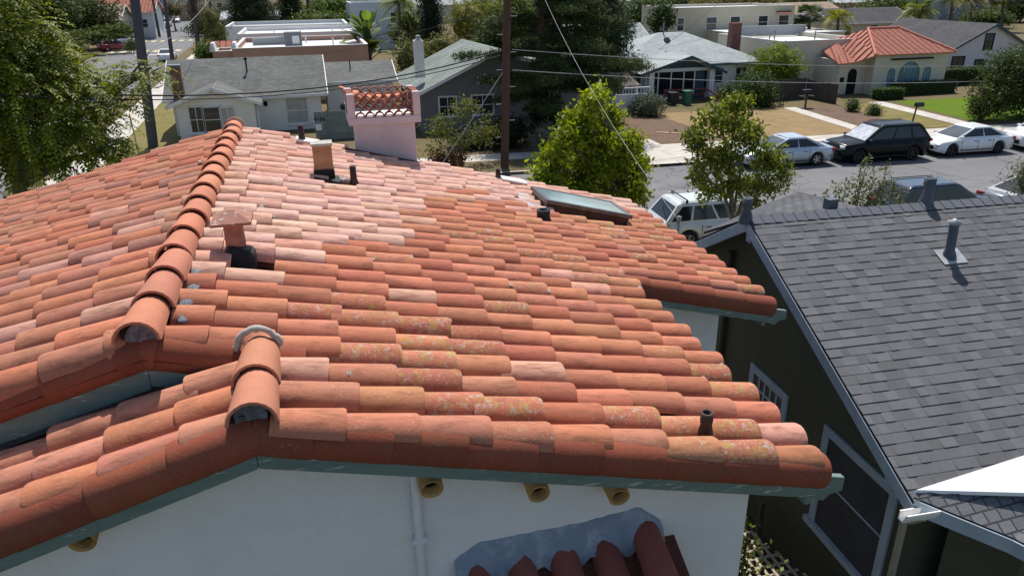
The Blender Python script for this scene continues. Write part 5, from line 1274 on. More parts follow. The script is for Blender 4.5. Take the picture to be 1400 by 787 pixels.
# ------------------------------------------------------------------ vegetation
def leaf_mat(name, rough=.55, trans=.35):
    t = NT(name); a = t.n('ShaderNodeAttribute', _attribute_name='tint')
    t.done(a.outputs['Color'], rough, 0, .25)
    tr = t.n('ShaderNodeBsdfTranslucent'); hs = t.n('ShaderNodeHueSaturation', Saturation=1.1, Value=1.5)
    t.l(a.outputs['Color'], hs.inputs['Color']); t.l(hs.outputs['Color'], tr.inputs['Color'])
    mx = t.n('ShaderNodeMixShader', Fac=trans); t.l(t.b.outputs[0], mx.inputs[1]); t.l(tr.outputs[0], mx.inputs[2]); t.l(mx.outputs[0], t.out.inputs['Surface'])
    return t.m
M_LEAF = leaf_mat('leaf'); M_NEEDLE = leaf_mat('needle', .7, .12)
M_BARK = weathered('bark', (.11, .085, .065), (.19, .16, .13), .9, 6, .5, .7, (4, 4, .6), .6)
M_BARKG = weathered('grey_bark', (.20, .18, .16), (.30, .27, .24), .9, 6, .5, .7, (4, 4, .6), .6)
M_PALMT = weathered('palm_trunk', (.10, .085, .075), (.17, .15, .13), .9, 5, .5, .7, (1, 1, 6), .6)
def np_mesh(name, co, faces_n, cols, mat, parent=None):
    """co (n*k,3): n separate faces of k corners"""
    n = len(co); me = bpy.data.meshes.new(name); nf = n // faces_n
    off = wloc(parent) if parent is not None else V((0, 0, 0))
    co = co - np.array(off)[None, :]
    me.vertices.add(n); me.vertices.foreach_set('co', co.astype(np.float32).ravel())
    me.loops.add(n); me.loops.foreach_set('vertex_index', np.arange(n, dtype=np.int32))
    me.polygons.add(nf); me.polygons.foreach_set('loop_start', np.arange(0, n, faces_n, dtype=np.int32)); me.polygons.foreach_set('loop_total', np.full(nf, faces_n, dtype=np.int32))
    me.update(calc_edges=True)
    at = me.color_attributes.new('tint', 'FLOAT_COLOR', 'POINT')
    c4 = np.ones((n, 4), dtype=np.float32); c4[:, :3] = np.repeat(cols, faces_n, axis=0); at.data.foreach_set('color', c4.ravel())
    me.materials.append(mat); o = bpy.data.objects.new(name, me); COL.objects.link(o)
    if parent is not None: o.parent = parent
    return o
def unit(a): return a / np.maximum(1e-9, np.linalg.norm(a, axis=1, keepdims=True))
def leaves(pos, out, size, cols, aspect=.45, droop=.2, spread=.9):
    n = len(pos); nrm = unit(out * .5 + RNG.normal(0, spread, (n, 3)) + np.array([0, 0, .45]))
    d = RNG.normal(0, 1, (n, 3)) + out * .6; d[:, 2] -= droop; d = unit(d - nrm * np.sum(d * nrm, 1, keepdims=True)); s = np.cross(nrm, d)
    L = (size * RNG.uniform(.7, 1.3, n))[:, None]; Wd = L * aspect
    P = np.stack([pos - d * L * .5, pos + s * Wd * .5 - d * L * .05, pos + d * L * .5 - nrm * L * .12, pos - s * Wd * .5 - d * L * .05], 1)
    return P.reshape(-1, 3)
def mixcol(n, dark, light, t, var=.15):
    t = np.clip(t, 0, 1)[:, None]; c = np.array(dark)[None] * (1 - t) + np.array(light)[None] * t
    return np.clip(c * RNG.uniform(1 - var, 1 + var, (n, 1)) * RNG.uniform(.94, 1.06, (n, 3)), .003, .9)
def cloud(blobs, dens, per, sig, size, dark, light, shell=2.6, aspect=.45, droop=.2, lightness=.5):
    """leaf clumps through the volume of ellipsoid blobs (centre, radii)"""
    PP = []; CC = []
    for c, r in blobs:
        c = np.array(c); r = np.array(r); area = (r[0] * r[1] + r[0] * r[2] + r[1] * r[2]) / 3
        k = max(4, int(dens * area * 4)); u = unit(RNG.normal(0, 1, (k, 3))); rad = RNG.uniform(0, 1, k) ** (1 / shell)
        bump_ = 1 + .26 * np.sin(u[:, 0] * 6 + c[0] * 3) * np.sin(u[:, 2] * 5 + c[1] * 2) + RNG.normal(0, .12, k)
        cl = c + u * r * (rad * bump_)[:, None]; tone = lightness + RNG.normal(0, .24, k)
        n = k * per; pos = np.repeat(cl, per, 0) + RNG.normal(0, 1, (n, 3)) * sig; o_ = np.repeat(u, per, 0)
        keep = pos[:, 2] > .05; t = np.repeat(tone, per) + RNG.normal(0, .12, n)
        PP.append(leaves(pos, o_, size, None, aspect, droop).reshape(n, 4, 3)[keep]); CC.append(mixcol(n, dark, light, t)[keep])
    return np.concatenate(PP).reshape(-1, 3), np.concatenate(CC)
def pxblob(px_, py_, rx, ry, Y, depth=None):
    c = PY(px_, py_, Y); k = (c - CAM).dot(FW) / FOC; rx, ry = rx * k, ry * k
    return (tuple(c), (rx, depth or (rx + ry) / 2, ry))
def limbs(mb, base, r, targets, bend=.25, fork=.45, n=7):
    """a tapered trunk that forks to each target"""
    base = V(base); m_ = sum((V(t) for t in targets), V((0, 0, 0))) / len(targets)
    f = base.lerp(V((base.x * .7 + m_.x * .3, base.y * .7 + m_.y * .3, m_.z)), fork)
    mb.tube([base - V((0, 0, .1)), base + V((0, 0, .15)), base.lerp(f, .5) + V((random.uniform(-.1, .1), random.uniform(-.1, .1), 0)), f], [r * 1.35, r * 1.05, r * .9, r * .78], 9)
    for t in targets:
        t = V(t); q = f.lerp(t, .5) + V((random.uniform(-bend, bend), random.uniform(-bend, bend), random.uniform(0, bend)))
        mb.tube([f - V((0, 0, .05)), q, t], [r * .6, r * .38, r * .12], n)
        for _ in range(3):
            e = t + V((random.uniform(-.7, .7), random.uniform(-.7, .7), random.uniform(-.2, .7))); mb.tube([q.lerp(t, random.uniform(.2, .8)), e], [r * .2, r * .05], 5)
_cm = {}
def core_mat(d, l):
    k = tuple(round((a + b) / 2, 3) for a, b in zip(d, l))
    if k not in _cm: _cm[k] = plain('leafy_core_%d' % len(_cm), k, .9, .5, 7, .8)
    return _cm[k]
def tree(name, label, cat, base, blobs, r, dens, per, sig, size, dark, light, bark=None, group=None, trunk=True, mat=None, core=False, **kw):
    root = thing(name, label, cat, base, 0, group)
    if trunk:
        mb = MB(); limbs(mb, base, r, [b[0] for b in blobs][:9]); mb.build('trunk', bark or M_BARK, root)
    P, C_ = cloud(blobs, dens, per, sig, size, dark, light, **kw)
    if core:
        for i, (c, q) in enumerate(blobs): mb = MB(); lump(mb, c, 1.0, i, tuple(a * .62 for a in q)); mb.build('branches', core_mat(dark, light), root)
    np_mesh('crown' if trunk else 'foliage', P, 4, C_, mat or M_LEAF, root); return root
DG, MG, LG, YG = (.022, .042, .012), (.045, .085, .018), (.095, .16, .028), (.17, .21, .03)

# feathery tree at the street corner
Yt = 28.5
base = PY(14, 255, Yt); base.z = .12
ft = thing('feathery_tree', 'big feathery leaved tree with drooping sprays at the street corner', 'tree', base)
bl = [pxblob(15, 62, 70, 58, Yt), pxblob(108, 138, 54, 50, Yt - .5), pxblob(30, 150, 82, 80, Yt - .6), pxblob(-25, -30, 70, 50, Yt), pxblob(185, 100, 30, 14, Yt - .4), pxblob(207, 92, 15, 10, Yt - .5), pxblob(80, 98, 50, 38, Yt + .3), pxblob(105, 190, 46, 40, Yt), pxblob(-60, 80, 110, 120, Yt), pxblob(150, 205, 20, 30, Yt - .3), pxblob(20, 212, 36, 34, Yt)]
mb = MB(); limbs(mb, base, .30, [b[0] for b in bl], .5, .42); mb.build('trunk', M_BARK, ft)
def sprays(blobs, dens, Ls, npair, lw, ll, dark, light):
    PP = []; CC = []
    for c, r in blobs:
        c = np.array(c); r = np.array(r); k = int(dens * (r[0] * r[1] + r[0] * r[2] + r[1] * r[2]) / 3 * 4)
        u = unit(RNG.normal(0, 1, (k, 3))); p = c + u * r * (RNG.uniform(0, 1, k) ** (1 / 3))[:, None]
        d = u * np.array([1, 1, .25]) + RNG.normal(0, .35, (k, 3)); d[:, 2] += .1; d = unit(d)
        L = RNG.uniform(.7, 1.25, k) * Ls; tone = .5 + RNG.normal(0, .25, k); side = unit(np.cross(d, np.array([0, 0, 1.0])))
        for q in range(npair):
            f = (q + .6) / npair; ctr = p + d * (L * f)[:, None] - np.array([0, 0, 1.0]) * (L * .62 * f ** 1.9)[:, None]
            tan = unit(d * 1.0 - np.array([0, 0, 1.0]) * (1.18 * f ** .9))
            for sg in (-1, 1):
                ld_ = unit(side * sg * .8 + tan * .55 + RNG.normal(0, .12, (k, 3)) - np.array([0, 0, .22])); le = ll * (1 - .45 * f) * RNG.uniform(.8, 1.2, k)
                wv = unit(np.cross(ld_, np.cross(tan, side * sg) + RNG.normal(0, .25, (k, 3)))); a = ctr; b = ctr + ld_ * le[:, None]
                mdl = ctr + ld_ * (le * .5)[:, None]; hw = (le * lw)[:, None]
                PP.append(np.stack([a, mdl + wv * hw, b, mdl - wv * hw], 1)); CC.append(mixcol(k, dark, light, tone + RNG.normal(0, .1, k)))
    return np.concatenate(PP).reshape(-1, 3), np.concatenate(CC)
P, C_ = sprays(bl, 26, 1.05, 10, .18, .26, (.036, .066, .008), (.25, .275, .024))
np_mesh('crown', P, 4, C_, M_LEAF, ft)

# bright green street tree and the loose yellow green one
g = V((9.3, 19.9, .12))
tree('street_tree', 'dense bright green rounded tree beyond the skylight', 'tree', g,
     [pxblob(812, 137, 17, 15, 19.5), pxblob(795, 163, 22, 16, 20.0), pxblob(831, 161, 20, 16, 20.5), pxblob(772, 191, 24, 20, 19.8), pxblob(814, 190, 29, 21, 20.2), pxblob(855, 195, 23, 20, 19.5), pxblob(751, 221, 20, 20, 20.0), pxblob(791, 225, 29, 23, 20.5), pxblob(833, 225, 29, 23, 19.8), pxblob(867, 227, 18, 20, 20.2), pxblob(751, 260, 22, 21, 19.5), pxblob(791, 265, 29, 25, 20.0), pxblob(838, 260, 29, 25, 20.5), pxblob(865, 261, 20, 21, 19.8), pxblob(819, 123, 8, 8, 20.2), pxblob(738, 241, 12, 11, 19.5)],
     .12, 110, 12, .11, .16, (.055, .095, .008), (.34, .385, .028), lightness=.55)
g = PY(1001, 300, 19.4); g.z = .12
tree('street_tree', 'loose yellow green tree with gaps, standing before the white hatchback and silver sedan', 'tree', g,
     [pxblob(985, 160, 34, 26, 19.4), pxblob(955, 190, 24, 20, 19.3), pxblob(1020, 185, 30, 26, 19.6), pxblob(1050, 215, 28, 22, 19.4), pxblob(985, 215, 36, 26, 19.2), pxblob(1040, 250, 26, 18, 19.5), pxblob(955, 235, 20, 20, 19.3), pxblob(1068, 240, 14, 22, 19.4), pxblob(1010, 140, 22, 14, 19.4), pxblob(998, 252, 28, 20, 19.3), pxblob(1028, 276, 20, 12, 19.2), pxblob(968, 262, 16, 14, 19.4)],
     .085, 62, 10, .10, .15, (.045, .075, .010), (.27, .29, .036), M_BARKG, lightness=.5, shell=2.0)
# small thin tree by the brown pole
g = V((6.9, 36.6, .12))
tree('small_tree', 'small half bare tree with yellowing leaves beside the brown utility pole', 'tree', g,
     [pxblob(640, 150, 26, 16, 36.6), pxblob(605, 175, 26, 20, 36.4), pxblob(662, 180, 24, 18, 36.8), pxblob(628, 195, 24, 12, 36.3), pxblob(595, 205, 14, 14, 36.5)], .11, 27, 8, .14, .16, (.05, .065, .015), (.18, .185, .035), M_BARKG, shell=2.0)
# cedar with flat layers
g = V((12.9, 42.5, .12)); cd = thing('cedar_tree', 'broad dark cedar with flat layered branches behind the brown utility pole', 'tree', g)
mb = MB(); mb.tube([g, g + V((.1, 0, 4)), g + V((-.1, .1, 9.5)), g + V((0, 0, 12.5))], [.36, .28, .16, .04], 10); cb = []
for k in range(84):
    z = 2.2 + 9.7 * (k / 84) + random.uniform(-.2, .2); a = random.uniform(0, 2 * PI); L = (1.0 - max(0, z - 4.2) / 11.0) * random.uniform(3.8, 5.9)
    if z < 3.4: L *= .8
    d = V((math.cos(a), math.sin(a), 0)); p0 = g + V((0, 0, z)); p1 = p0 + d * L * .55 + V((0, 0, .25)); p2 = p0 + d * L + V((0, 0, -.05))
    mb.tube([p0, p1, p2], [.09, .05, .015], 5)
    for f in (.35, .55, .75, .95):
        c = p0 + d * L * f + V((random.uniform(-.35, .35), random.uniform(-.35, .35), .18 * math.sin(f * PI))); cb.append((tuple(c), (.62 + .25 * random.random(), .62 + .25 * random.random(), .13)))
mb.build('trunk', M_BARK, cd)
P, C_ = cloud(cb, 60, 8, .11, .19, (.018, .034, .010), (.075, .105, .024), shell=3, aspect=.22, lightness=.5); np_mesh('crown', P, 4, C_, M_NEEDLE, cd)
# tall dark cypress and other dark masses
def conifer(label, px_, base_y, Y, rpx, top_px, cols, name='cypress_tree', grp=None, dens=44, size=.27, wide=1.0):
    c = PY(px_, base_y, Y); k = (c - CAM).dot(FW) / FOC; zt_ = PY(px_, top_px, Y).z; r = rpx * k; g = (c.x, Y, .12)
    bl_ = []; n = 5
    for i in range(n):
        f = (i + .5) / n; bl_.append(((c.x + random.uniform(-.15, .15) * r, Y + random.uniform(-.15, .15) * r, .5 + (zt_ - .5) * f), (r * (1.02 - .6 * f ** 1.6) * wide, r * (1.02 - .6 * f ** 1.6), (zt_ / n) * .78)))
    return tree(name, label, 'tree', g, bl_, .1 + r * .06, dens, 8, .2, size, cols[0], cols[1], None, grp, mat=M_NEEDLE, aspect=.3, core=True)
conifer('tall black green conifer right behind the cedar', 815, 130, 56, 46, -120, ((.012, .022, .010), (.04, .062, .02)))
conifer('slim black green conifer between the palm clump and cedar', 590, 80, 78, 20, -80, ((.010, .020, .010), (.035, .055, .018)))
conifer('small golden green cone shaped tree at the side street bend', 297, 62, 84, 25, 14, ((.06, .07, .02), (.20, .18, .05)), 'conifer_tree', None, 30, .2)
conifer('large black green tree above the far end of the side street', 345, 40, 112, 42, -40, ((.012, .022, .010), (.045, .07, .022)), 'dark_tree')
conifer('black green tree left of the pale blue block', 395, 22, 122, 26, -30, ((.014, .026, .012), (.05, .075, .022)), 'dark_tree')

def bush(label, px_, py_, Y, rx, ry, dark, light, size=.16, dens=95, name='shrub', grp=None, extra=(), **kw):
    b0 = pxblob(px_, py_, rx, ry, Y); g = (b0[0][0], Y, .12)
    return tree(name, label, 'shrub' if 'hedge' not in name else 'hedge', g, [b0] + [pxblob(*e) for e in extra], .05, dens, 8, .1, size, dark, light, None, grp, trunk=False, core=True, **kw)
bush('grey green rounded shrub before the white picket fence', 884, 152, 47.0, 24, 25, (.035, .045, .025), (.13, .14, .09))
bush('large dark green bush between the porch bungalow and brown fence', 1030, 132, 48.5, 34, 34, (.018, .035, .010), (.07, .105, .022), .17, extra=[(1000, 135, 48.2, 20, 22, 48.2)[:2] + (20, 22, 48.2)])
bush('clipped round hedge ball with sunlit top behind the brown fence', 1064, 86, 53.0, 36, 24, (.045, .085, .012), (.25, .29, .035), .15, 110, 'hedge_ball', extra=[(1058, 105, 32, 18, 53.0)])
bush('clipped round shrub nearer the fence on the bark bed', 1165, 145, 44.0, 11.5, 10, (.022, .042, .012), (.075, .11, .03), .12, 90, 'clipped_shrub', 'clipped shrubs')
bush('clipped round shrub nearer the garden path and mailbox', 1195, 153, 42.3, 12, 10, (.022, .042, .012), (.075, .11, .03), .12, 90, 'clipped_shrub', 'clipped shrubs')
def hedge(label, x0, x1, y0, y1, h, dark, light, dens=160):
    r = thing('hedge', label, 'hedge', ((x0 + x1) / 2, (y0 + y1) / 2, .12)); n = int(dens * ((x1 - x0) * (y1 - y0) + 2 * h * (x1 - x0 + y1 - y0)))
    p = RNG.uniform(0, 1, (n, 3)) * np.array([x1 - x0, y1 - y0, h]) + np.array([x0, y0, .12]); f = RNG.integers(0, 5, n)
    p[f == 0, 2] = h + .1; p[f == 1, 1] = y0; p[f == 2, 0] = x0; p[f == 3, 0] = x1; p[f == 4, 2] = h + .1
    p += RNG.normal(0, .05, (n, 3)); o_ = np.zeros((n, 3)); o_[:, 2] = (f == 0) | (f == 4); o_[:, 1] = -1.0 * (f == 1)
    np_mesh('foliage', leaves(p, o_, .13, None), 4, mixcol(n, dark, light, .5 + RNG.normal(0, .25, n)), M_LEAF, r)
    mb = MB(); mb.box(((x0 + x1) / 2, (y0 + y1) / 2, .12 + h / 2), (x1 - x0 - .12, y1 - y0 - .12, h - .06)); mb.build('branches', plain('hedge_core', (.02, .03, .01), .9, .3, 5), r); return r
HD, HL = (.022, .045, .010), (.085, .13, .022)
hedge('long clipped hedge under the arched window of the cream house', 43.2, 48.6, 48.6, 49.5, .95, HD, HL); hedge('short clipped hedge block at the doorway end of the long hedge', 40.6, 42.7, 47.3, 48.3, .8, HD, HL); hedge('tall dark hedge between the cream house and the pale gabled house', 49.6, 55.0, 52.0, 53.4, 1.3, (.018, .035, .010), (.06, .09, .02))
bush('brownish dry bush at the foot of the half bare tree', 612, 219, 35.8, 28, 12, (.07, .035, .015), (.20, .10, .045), .16)
bush('silvery green shrub just right of the brown utility pole', 742, 188, 37.5, 15, 22, (.06, .075, .05), (.20, .22, .15), .13)
bush('clipped round small tree beside the thick dark pole', 180, 62, 66.0, 12, 11, (.04, .055, .02), (.13, .15, .06), .13, 60)
bush('dark bush under the cedar by the low house wall', 690, 180, 40.0, 36, 22, (.010, .018, .006), (.030, .042, .014), .17, extra=[(640, 190, 28, 18, 40.5), (745, 150, 26, 26, 42)])
bush('yellow green feathery bamboo clump left of the cedar', 640, 30, 82.0, 36, 34, (.07, .08, .015), (.24, .23, .045), .28, 30, aspect=.2, droop=.8)
bush('olive green bush behind the white flue', 560, 78, 58.0, 30, 24, (.045, .055, .015), (.17, .17, .04), .2, 30)
bush('olive bush beside the slim conifer', 600, 65, 62.0, 30, 20, (.05, .06, .015), (.18, .175, .045), .2, 30)
bush('mid green shrub at the porch of the brown flat roofed house', 283, 72, 66.0, 16, 14, (.03, .055, .012), (.11, .15, .03), .2)
bush('low green hedge mass behind the red parked car', 120, 50, 116.0, 40, 10, (.03, .05, .012), (.12, .14, .03), .3, 22, extra=[(165, 42, 24, 10, 118), (90, 60, 30, 12, 112)])
# shoots behind the grey ridge
sx = thing('sprouting_shrub', 'pale green upright shoots sprouting behind the grey shingle ridge', 'shrub', (PY(1185, 260, 17.5).x, 17.5, .12))
mb = MB(); PP = []; CC = []
for px_, py_ in ((1130, 262), (1146, 252), (1160, 246), (1178, 236), (1186, 216), (1196, 232), (1212, 224), (1222, 246), (1205, 250), (1170, 262), (1190, 262), (1232, 262)):
    t_ = PY(px_, py_, 17.5 + random.uniform(-.4, .4)); b = V((t_.x + random.uniform(-.3, .3), 17.5, .3)); q = b.lerp(t_, .6) + V((random.uniform(-.15, .15), random.uniform(-.15, .15), 0))
    mb.tube([b, q, t_], [.03, .018, .006], 5); n = 190; f = RNG.uniform(.55, 1.0, n)[:, None]; A = np.array(q)[None] * (1 - (f - .55) / .45) + np.array(t_)[None] * ((f - .55) / .45)
    pos = A + RNG.normal(0, .09, (n, 3)); PP.append(leaves(pos, RNG.normal(0, 1, (n, 3)), .10, None, .5)); CC.append(mixcol(n, (.06, .08, .03), (.20, .21, .09), RNG.uniform(0, 1, n)))
mb.build('stem', M_BARK, sx); np_mesh('foliage', np.concatenate(PP), 4, np.concatenate(CC), M_LEAF, sx)
bush('pale grey green shrub at the frame edge beyond the shingle ridge', 1412, 245, 16.0, 30, 34, (.06, .075, .04), (.21, .22, .14), .09, 110)
# trees in front yards and beyond
g = PY(1338, 172, 38.6); g.z = .12
tree('lawn_tree', 'round dark green tree leaning over the lawn and the white crossover', 'tree', g,
     [pxblob(1380, 95, 34, 28, 38.6), pxblob(1358, 130, 32, 28, 38.4), pxblob(1400, 130, 36, 34, 38.6), pxblob(1345, 148, 22, 14, 38.4), pxblob(1412, 85, 30, 26, 38.8)], .13, 70, 9, .13, .16, (.020, .038, .010), (.085, .115, .025))
FAR_T = 'trees of the far blocks'
for px_, py_, Y_, rx, ry, lab, dk_, lt_ in (
    (880, 15, 120, 42, 26, 'mid green crown right of the tall black conifer', (.028, .05, .012), (.10, .14, .03)), (760, 25, 100, 40, 40, 'dark crown behind the top of the cedar', (.016, .03, .010), (.06, .085, .02)),
    (700, 8, 128, 34, 22, 'bright crown peeping over the cedar top', (.04, .065, .015), (.14, .18, .035)), (1215, 8, 104, 46, 16, 'green crown on a curved bare trunk behind the red tile hip', (.03, .052, .012), (.11, .15, .03)),
    (1100, 5, 140, 40, 16, 'dark crown behind the window hood of the cream block', (.018, .034, .010), (.07, .10, .022)), (455, 8, 130, 40, 14, 'bright green crown behind the long low white house', (.04, .07, .015), (.14, .20, .035)),
    (100, 15, 125, 60, 34, 'dark olive crown above the hedge across the side street', (.022, .034, .010), (.08, .095, .025)), (40, 8, 100, 60, 30, 'dark crown behind the feathery tree', (.018, .030, .010), (.06, .085, .02)),
    (235, 12, 170, 14, 9, 'sparse brown crown at the head of the parked row', (.06, .05, .025), (.16, .14, .07)), (690, 45, 70, 40, 26, 'dark green crown squeezed between cedar and bamboo', (.018, .034, .010), (.07, .10, .02)),
    (1010, 0, 125, 60, 9, 'golden crown above the parapet of the cream block', (.07, .07, .02), (.2, .18, .05)), (500, 0, 150, 30, 10, 'olive crown over the pale blue block', (.04, .05, .015), (.13, .14, .035)), (1400, 5, 118, 30, 22, 'dark crown over the steep gabled house', (.02, .036, .010), (.08, .11, .025)),
    (610, 95, 66, 20, 14, 'green crown behind the grey green roof slope', (.03, .05, .012), (.10, .14, .03)), (905, 20, 82, 16, 22, 'dark crown touching the cream block corner', (.014, .028, .010), (.05, .075, .02)), (560, 25, 96, 14, 20, 'rounded green crown right of the pale blue block', (.035, .055, .015), (.12, .15, .04))):
    c = PY(px_, py_, Y_); k = (c - CAM).dot(FW) / FOC; g = V((c.x, Y_, .1))
    tree('background_tree', lab, 'tree', g, [pxblob(px_, py_, rx, ry, Y_), pxblob(px_ - rx * .5, py_ + ry * .5, rx * .6, ry * .6, Y_), pxblob(px_ + rx * .5, py_ + ry * .4, rx * .6, ry * .6, Y_ + 1)], .18, 11, 8, .32, .42, dk_, lt_, None, FAR_T, core=True)
for px_, py_, Y_, rx, ry, lab, dk_, lt_ in (
    (585, 118, 58, 22, 12, 'low shrub between the rear bungalow roof and the grey green roof', (.03, .045, .012), (.12, .13, .035)), (640, 72, 88, 26, 18, 'leafy crown just below the bamboo clump', (.03, .05, .012), (.11, .15, .03)),
    (1085, 62, 72, 22, 10, 'shrub row behind the white flat roof of the hip house', (.03, .05, .012), (.11, .14, .03)), (1170, 30, 112, 26, 12, 'dark shrub behind the golden palm', (.02, .035, .010), (.08, .10, .025)),
    (1240, 28, 118, 30, 10, 'shrub mass beneath the leafy palm crown', (.03, .05, .012), (.11, .14, .03)), (1350, 22, 106, 36, 9, 'shrubs behind the roof with the solar panel', (.022, .04, .010), (.09, .12, .025)),
    (300, 30, 150, 40, 16, 'big dark crown closing the side street beyond the cone tree', (.014, .026, .010), (.055, .075, .022)), (440, 26, 112, 40, 10, 'shrub line behind the long low white roof', (.03, .05, .012), (.12, .16, .03)),
    (560, 40, 102, 26, 14, 'rounded shrub at the foot of the slim conifer', (.035, .05, .015), (.13, .15, .04)), (660, 15, 115, 40, 16, 'bright feathery crown left of the cedar top', (.05, .075, .015), (.18, .22, .04)),
    (930, 2, 150, 40, 8, 'dark tree line beyond the cream block', (.016, .03, .010), (.06, .085, .02)), (840, 40, 72, 26, 40, 'dark crown standing left of the pale bungalow roof', (.012, .022, .009), (.04, .06, .018)),
    (735, 70, 62, 26, 22, 'dark crown filling the gap behind the cedar trunk', (.014, .026, .009), (.05, .07, .02)), (780, 100, 50, 24, 20, 'dark shrub mass left of the lean to roof', (.012, .022, .008), (.04, .058, .016))):
    c = PY(px_, py_, Y_); k = (c - CAM).dot(FW) / FOC; g = V((c.x, Y_, .1))
    tree('background_tree', lab, 'tree', g, [pxblob(px_, py_, rx, ry, Y_), pxblob(px_ - rx * .5, py_ + ry * .6, rx * .6, ry * .7, Y_), pxblob(px_ + rx * .5, py_ + ry * .5, rx * .6, ry * .7, Y_ + 1)], .18, 13 if Y_ > 80 else 30, 8, .3 if Y_ > 80 else .2, .4 if Y_ > 80 else .26, dk_, lt_, None, FAR_T, core=True)
# palms
def palm(label, px_, py_, Y, h_top_px, r, nfr, L, dark, light, fan=False, skirt=False, curve=0.0, grp='palms of the neighbourhood'):
    """px_,py_ is where the trunk meets the ground or cover; h_top_px the crown centre"""
    b = PY(px_, py_, Y); b.z = .1; t_ = PY(h_top_px[0], h_top_px[1], Y); root = thing('palm_tree', label, 'palm', b, 0, grp)
    mb = MB(); mb.tube([b, b.lerp(t_, .5) + V((curve, 0, 0)), t_], [r * 1.25, r, r * .85], 10); mb.build('trunk', M_PALMT, root)
    PP = []; CC = []
    for k in range(nfr):
        a = random.uniform(0, 2 * PI); el = random.uniform(-.5, 1.25); d = V((math.cos(a) * math.cos(el), math.sin(a) * math.cos(el), math.sin(el))); s_ = V((-math.sin(a), math.cos(a), 0)); l_ = L * random.uniform(.8, 1.1); tone = random.random(); n = 16
        for q in range(n):
            f = (q + 1) / n
            if fan:
                if q > 13: continue
                an = (q - 6.5) / 6.5 * 1.35; c0 = t_ + d * l_ * .45; e = (d * math.cos(an) + s_ * math.sin(an)).normalized() * l_ * .55; e.z -= l_ * .18; w_ = d.cross(s_).cross(e).normalized() * l_ * .045
                PP.append([c0, c0 + e * .6 + w_, c0 + e, c0 + e * .6 - w_]); CC.append(tone)
            else:
                c0 = t_ + d * l_ * f - V((0, 0, l_ * .75 * f ** 2.1))
                for sg in (1, -1):
                    le = l_ * .30 * math.sin(min(1, f * 1.15 + .12) * PI * .92) + .05; e = (s_ * sg * .85 + d * .5 - V((0, 0, .45))).normalized() * le; w_ = d * l_ * .022
                    PP.append([c0, c0 + e * .5 + w_, c0 + e, c0 + e * .5 - w_]); CC.append(tone)
    A = np.array([[tuple(x) for x in p_] for p_ in PP]).reshape(-1, 3); np_mesh('fronds', A, 4, mixcol(len(CC), dark, light, np.array(CC)), M_LEAF, root)
    if skirt:
        n = 500; f = RNG.uniform(0, 1, n); pos = np.array(t_)[None] + np.stack([RNG.normal(0, r * 1.6, n), RNG.normal(0, r * 1.6, n), -f * 2.6 + .2], 1); np_mesh('dead_fronds', leaves(pos, np.tile([0, 0, -1.0], (n, 1)), .5, None, .18, 2.5, .3), 4, mixcol(n, (.07, .055, .04), (.2, .165, .12), RNG.uniform(0, 1, n)), M_LEAF, root)
    return root
PD, PL = (.05, .075, .018), (.17, .20, .045)
palm('slender palm with a brown skirt of dead fronds beside the side street', 272, 80, 84, (262, -10), .22, 26, 2.0, PD, PL, False, True)
palm('feather palm left of the brown wooden pole behind the flat roofs', 548, 65, 80, (545, 2), .18, 30, 3.0, PD, (.2, .24, .06))
palm('golden feather palm between the cream block and the red tile hip', 1148, 40, 88, (1146, 22), .2, 36, 3.0, (.09, .10, .015), (.30, .30, .05))
palm('dark fan palm beside the cream block corner', 1108, 48, 90, (1106, 22), .24, 34, 2.4, (.02, .035, .012), (.08, .10, .03), True)
palm('leafy feather palm right above the red tile hip ridge', 1256, 50, 86, (1258, 12), .24, 40, 3.2, PD, PL)
palm('tall palm leaning over the roof beside the steep gable', 1295, 60, 84, (1304, -8), .2, 34, 2.8, (.07, .085, .02), (.22, .22, .05))
palm('palm with yellowing fronds above the steep gable roof', 1325, 50, 88, (1330, -4), .18, 34, 2.6, (.09, .09, .02), (.26, .24, .05))
palm('palm crown at the frame corner above the charcoal roof', 1372, 30, 100, (1372, -2), .2, 34, 3.0, (.05, .065, .02), (.17, .18, .05), True)
palm('thin distant palm near the end of the side street', 213, 22, 150, (205, -20), .2, 20, 1.8, PD, PL, True, True)
# bird of paradise clump: paddle leaves on a dark stem bundle
bp = thing('paddle_leaf_clump', 'tall clump of broad paddle leaves behind the flat roofed brown house', 'plant', (PY(505, 75, 70).x, 70, .1)); t0 = PY(503, 48, 70)
mb = MB(); PP = []; CC = []
for k in range(46):
    a = random.uniform(0, 2 * PI); el = random.uniform(.05, 1.35); d = V((math.cos(a) * math.cos(el), math.sin(a) * math.cos(el), math.sin(el))); L = random.uniform(2.2, 3.4); s_ = V((-math.sin(a), math.cos(a), 0)); b0 = t0 + V((0, 0, random.uniform(-2.4, .6))); tone = random.random()
    mb.tube([V((t0.x + random.uniform(-.3, .3), 70 + random.uniform(-.3, .3), .1)), b0, b0 + d * L * .4], [.09, .07, .03], 5); prev = None
    for q in range(7):
        f = .35 + .65 * q / 6; c0 = b0 + d * L * f - V((0, 0, L * .35 * (f - .3) ** 2)); w_ = s_ * .42 * math.sin((q / 6) * PI * .86 + .22)
        if prev: PP.append([prev[0], prev[1], c0 + w_, c0]); PP.append([prev[0], c0, c0 - w_, prev[2]]); CC += [tone, tone * .8]
        prev = (c0, c0 + w_, c0 - w_)
mb.build('stem', M_BARK, bp); np_mesh('leaves', np.array([[tuple(x) for x in p_] for p_ in PP]).reshape(-1, 3), 4, mixcol(len(CC), (.035, .06, .015), (.14, .20, .035), np.array(CC)), M_LEAF, bp)
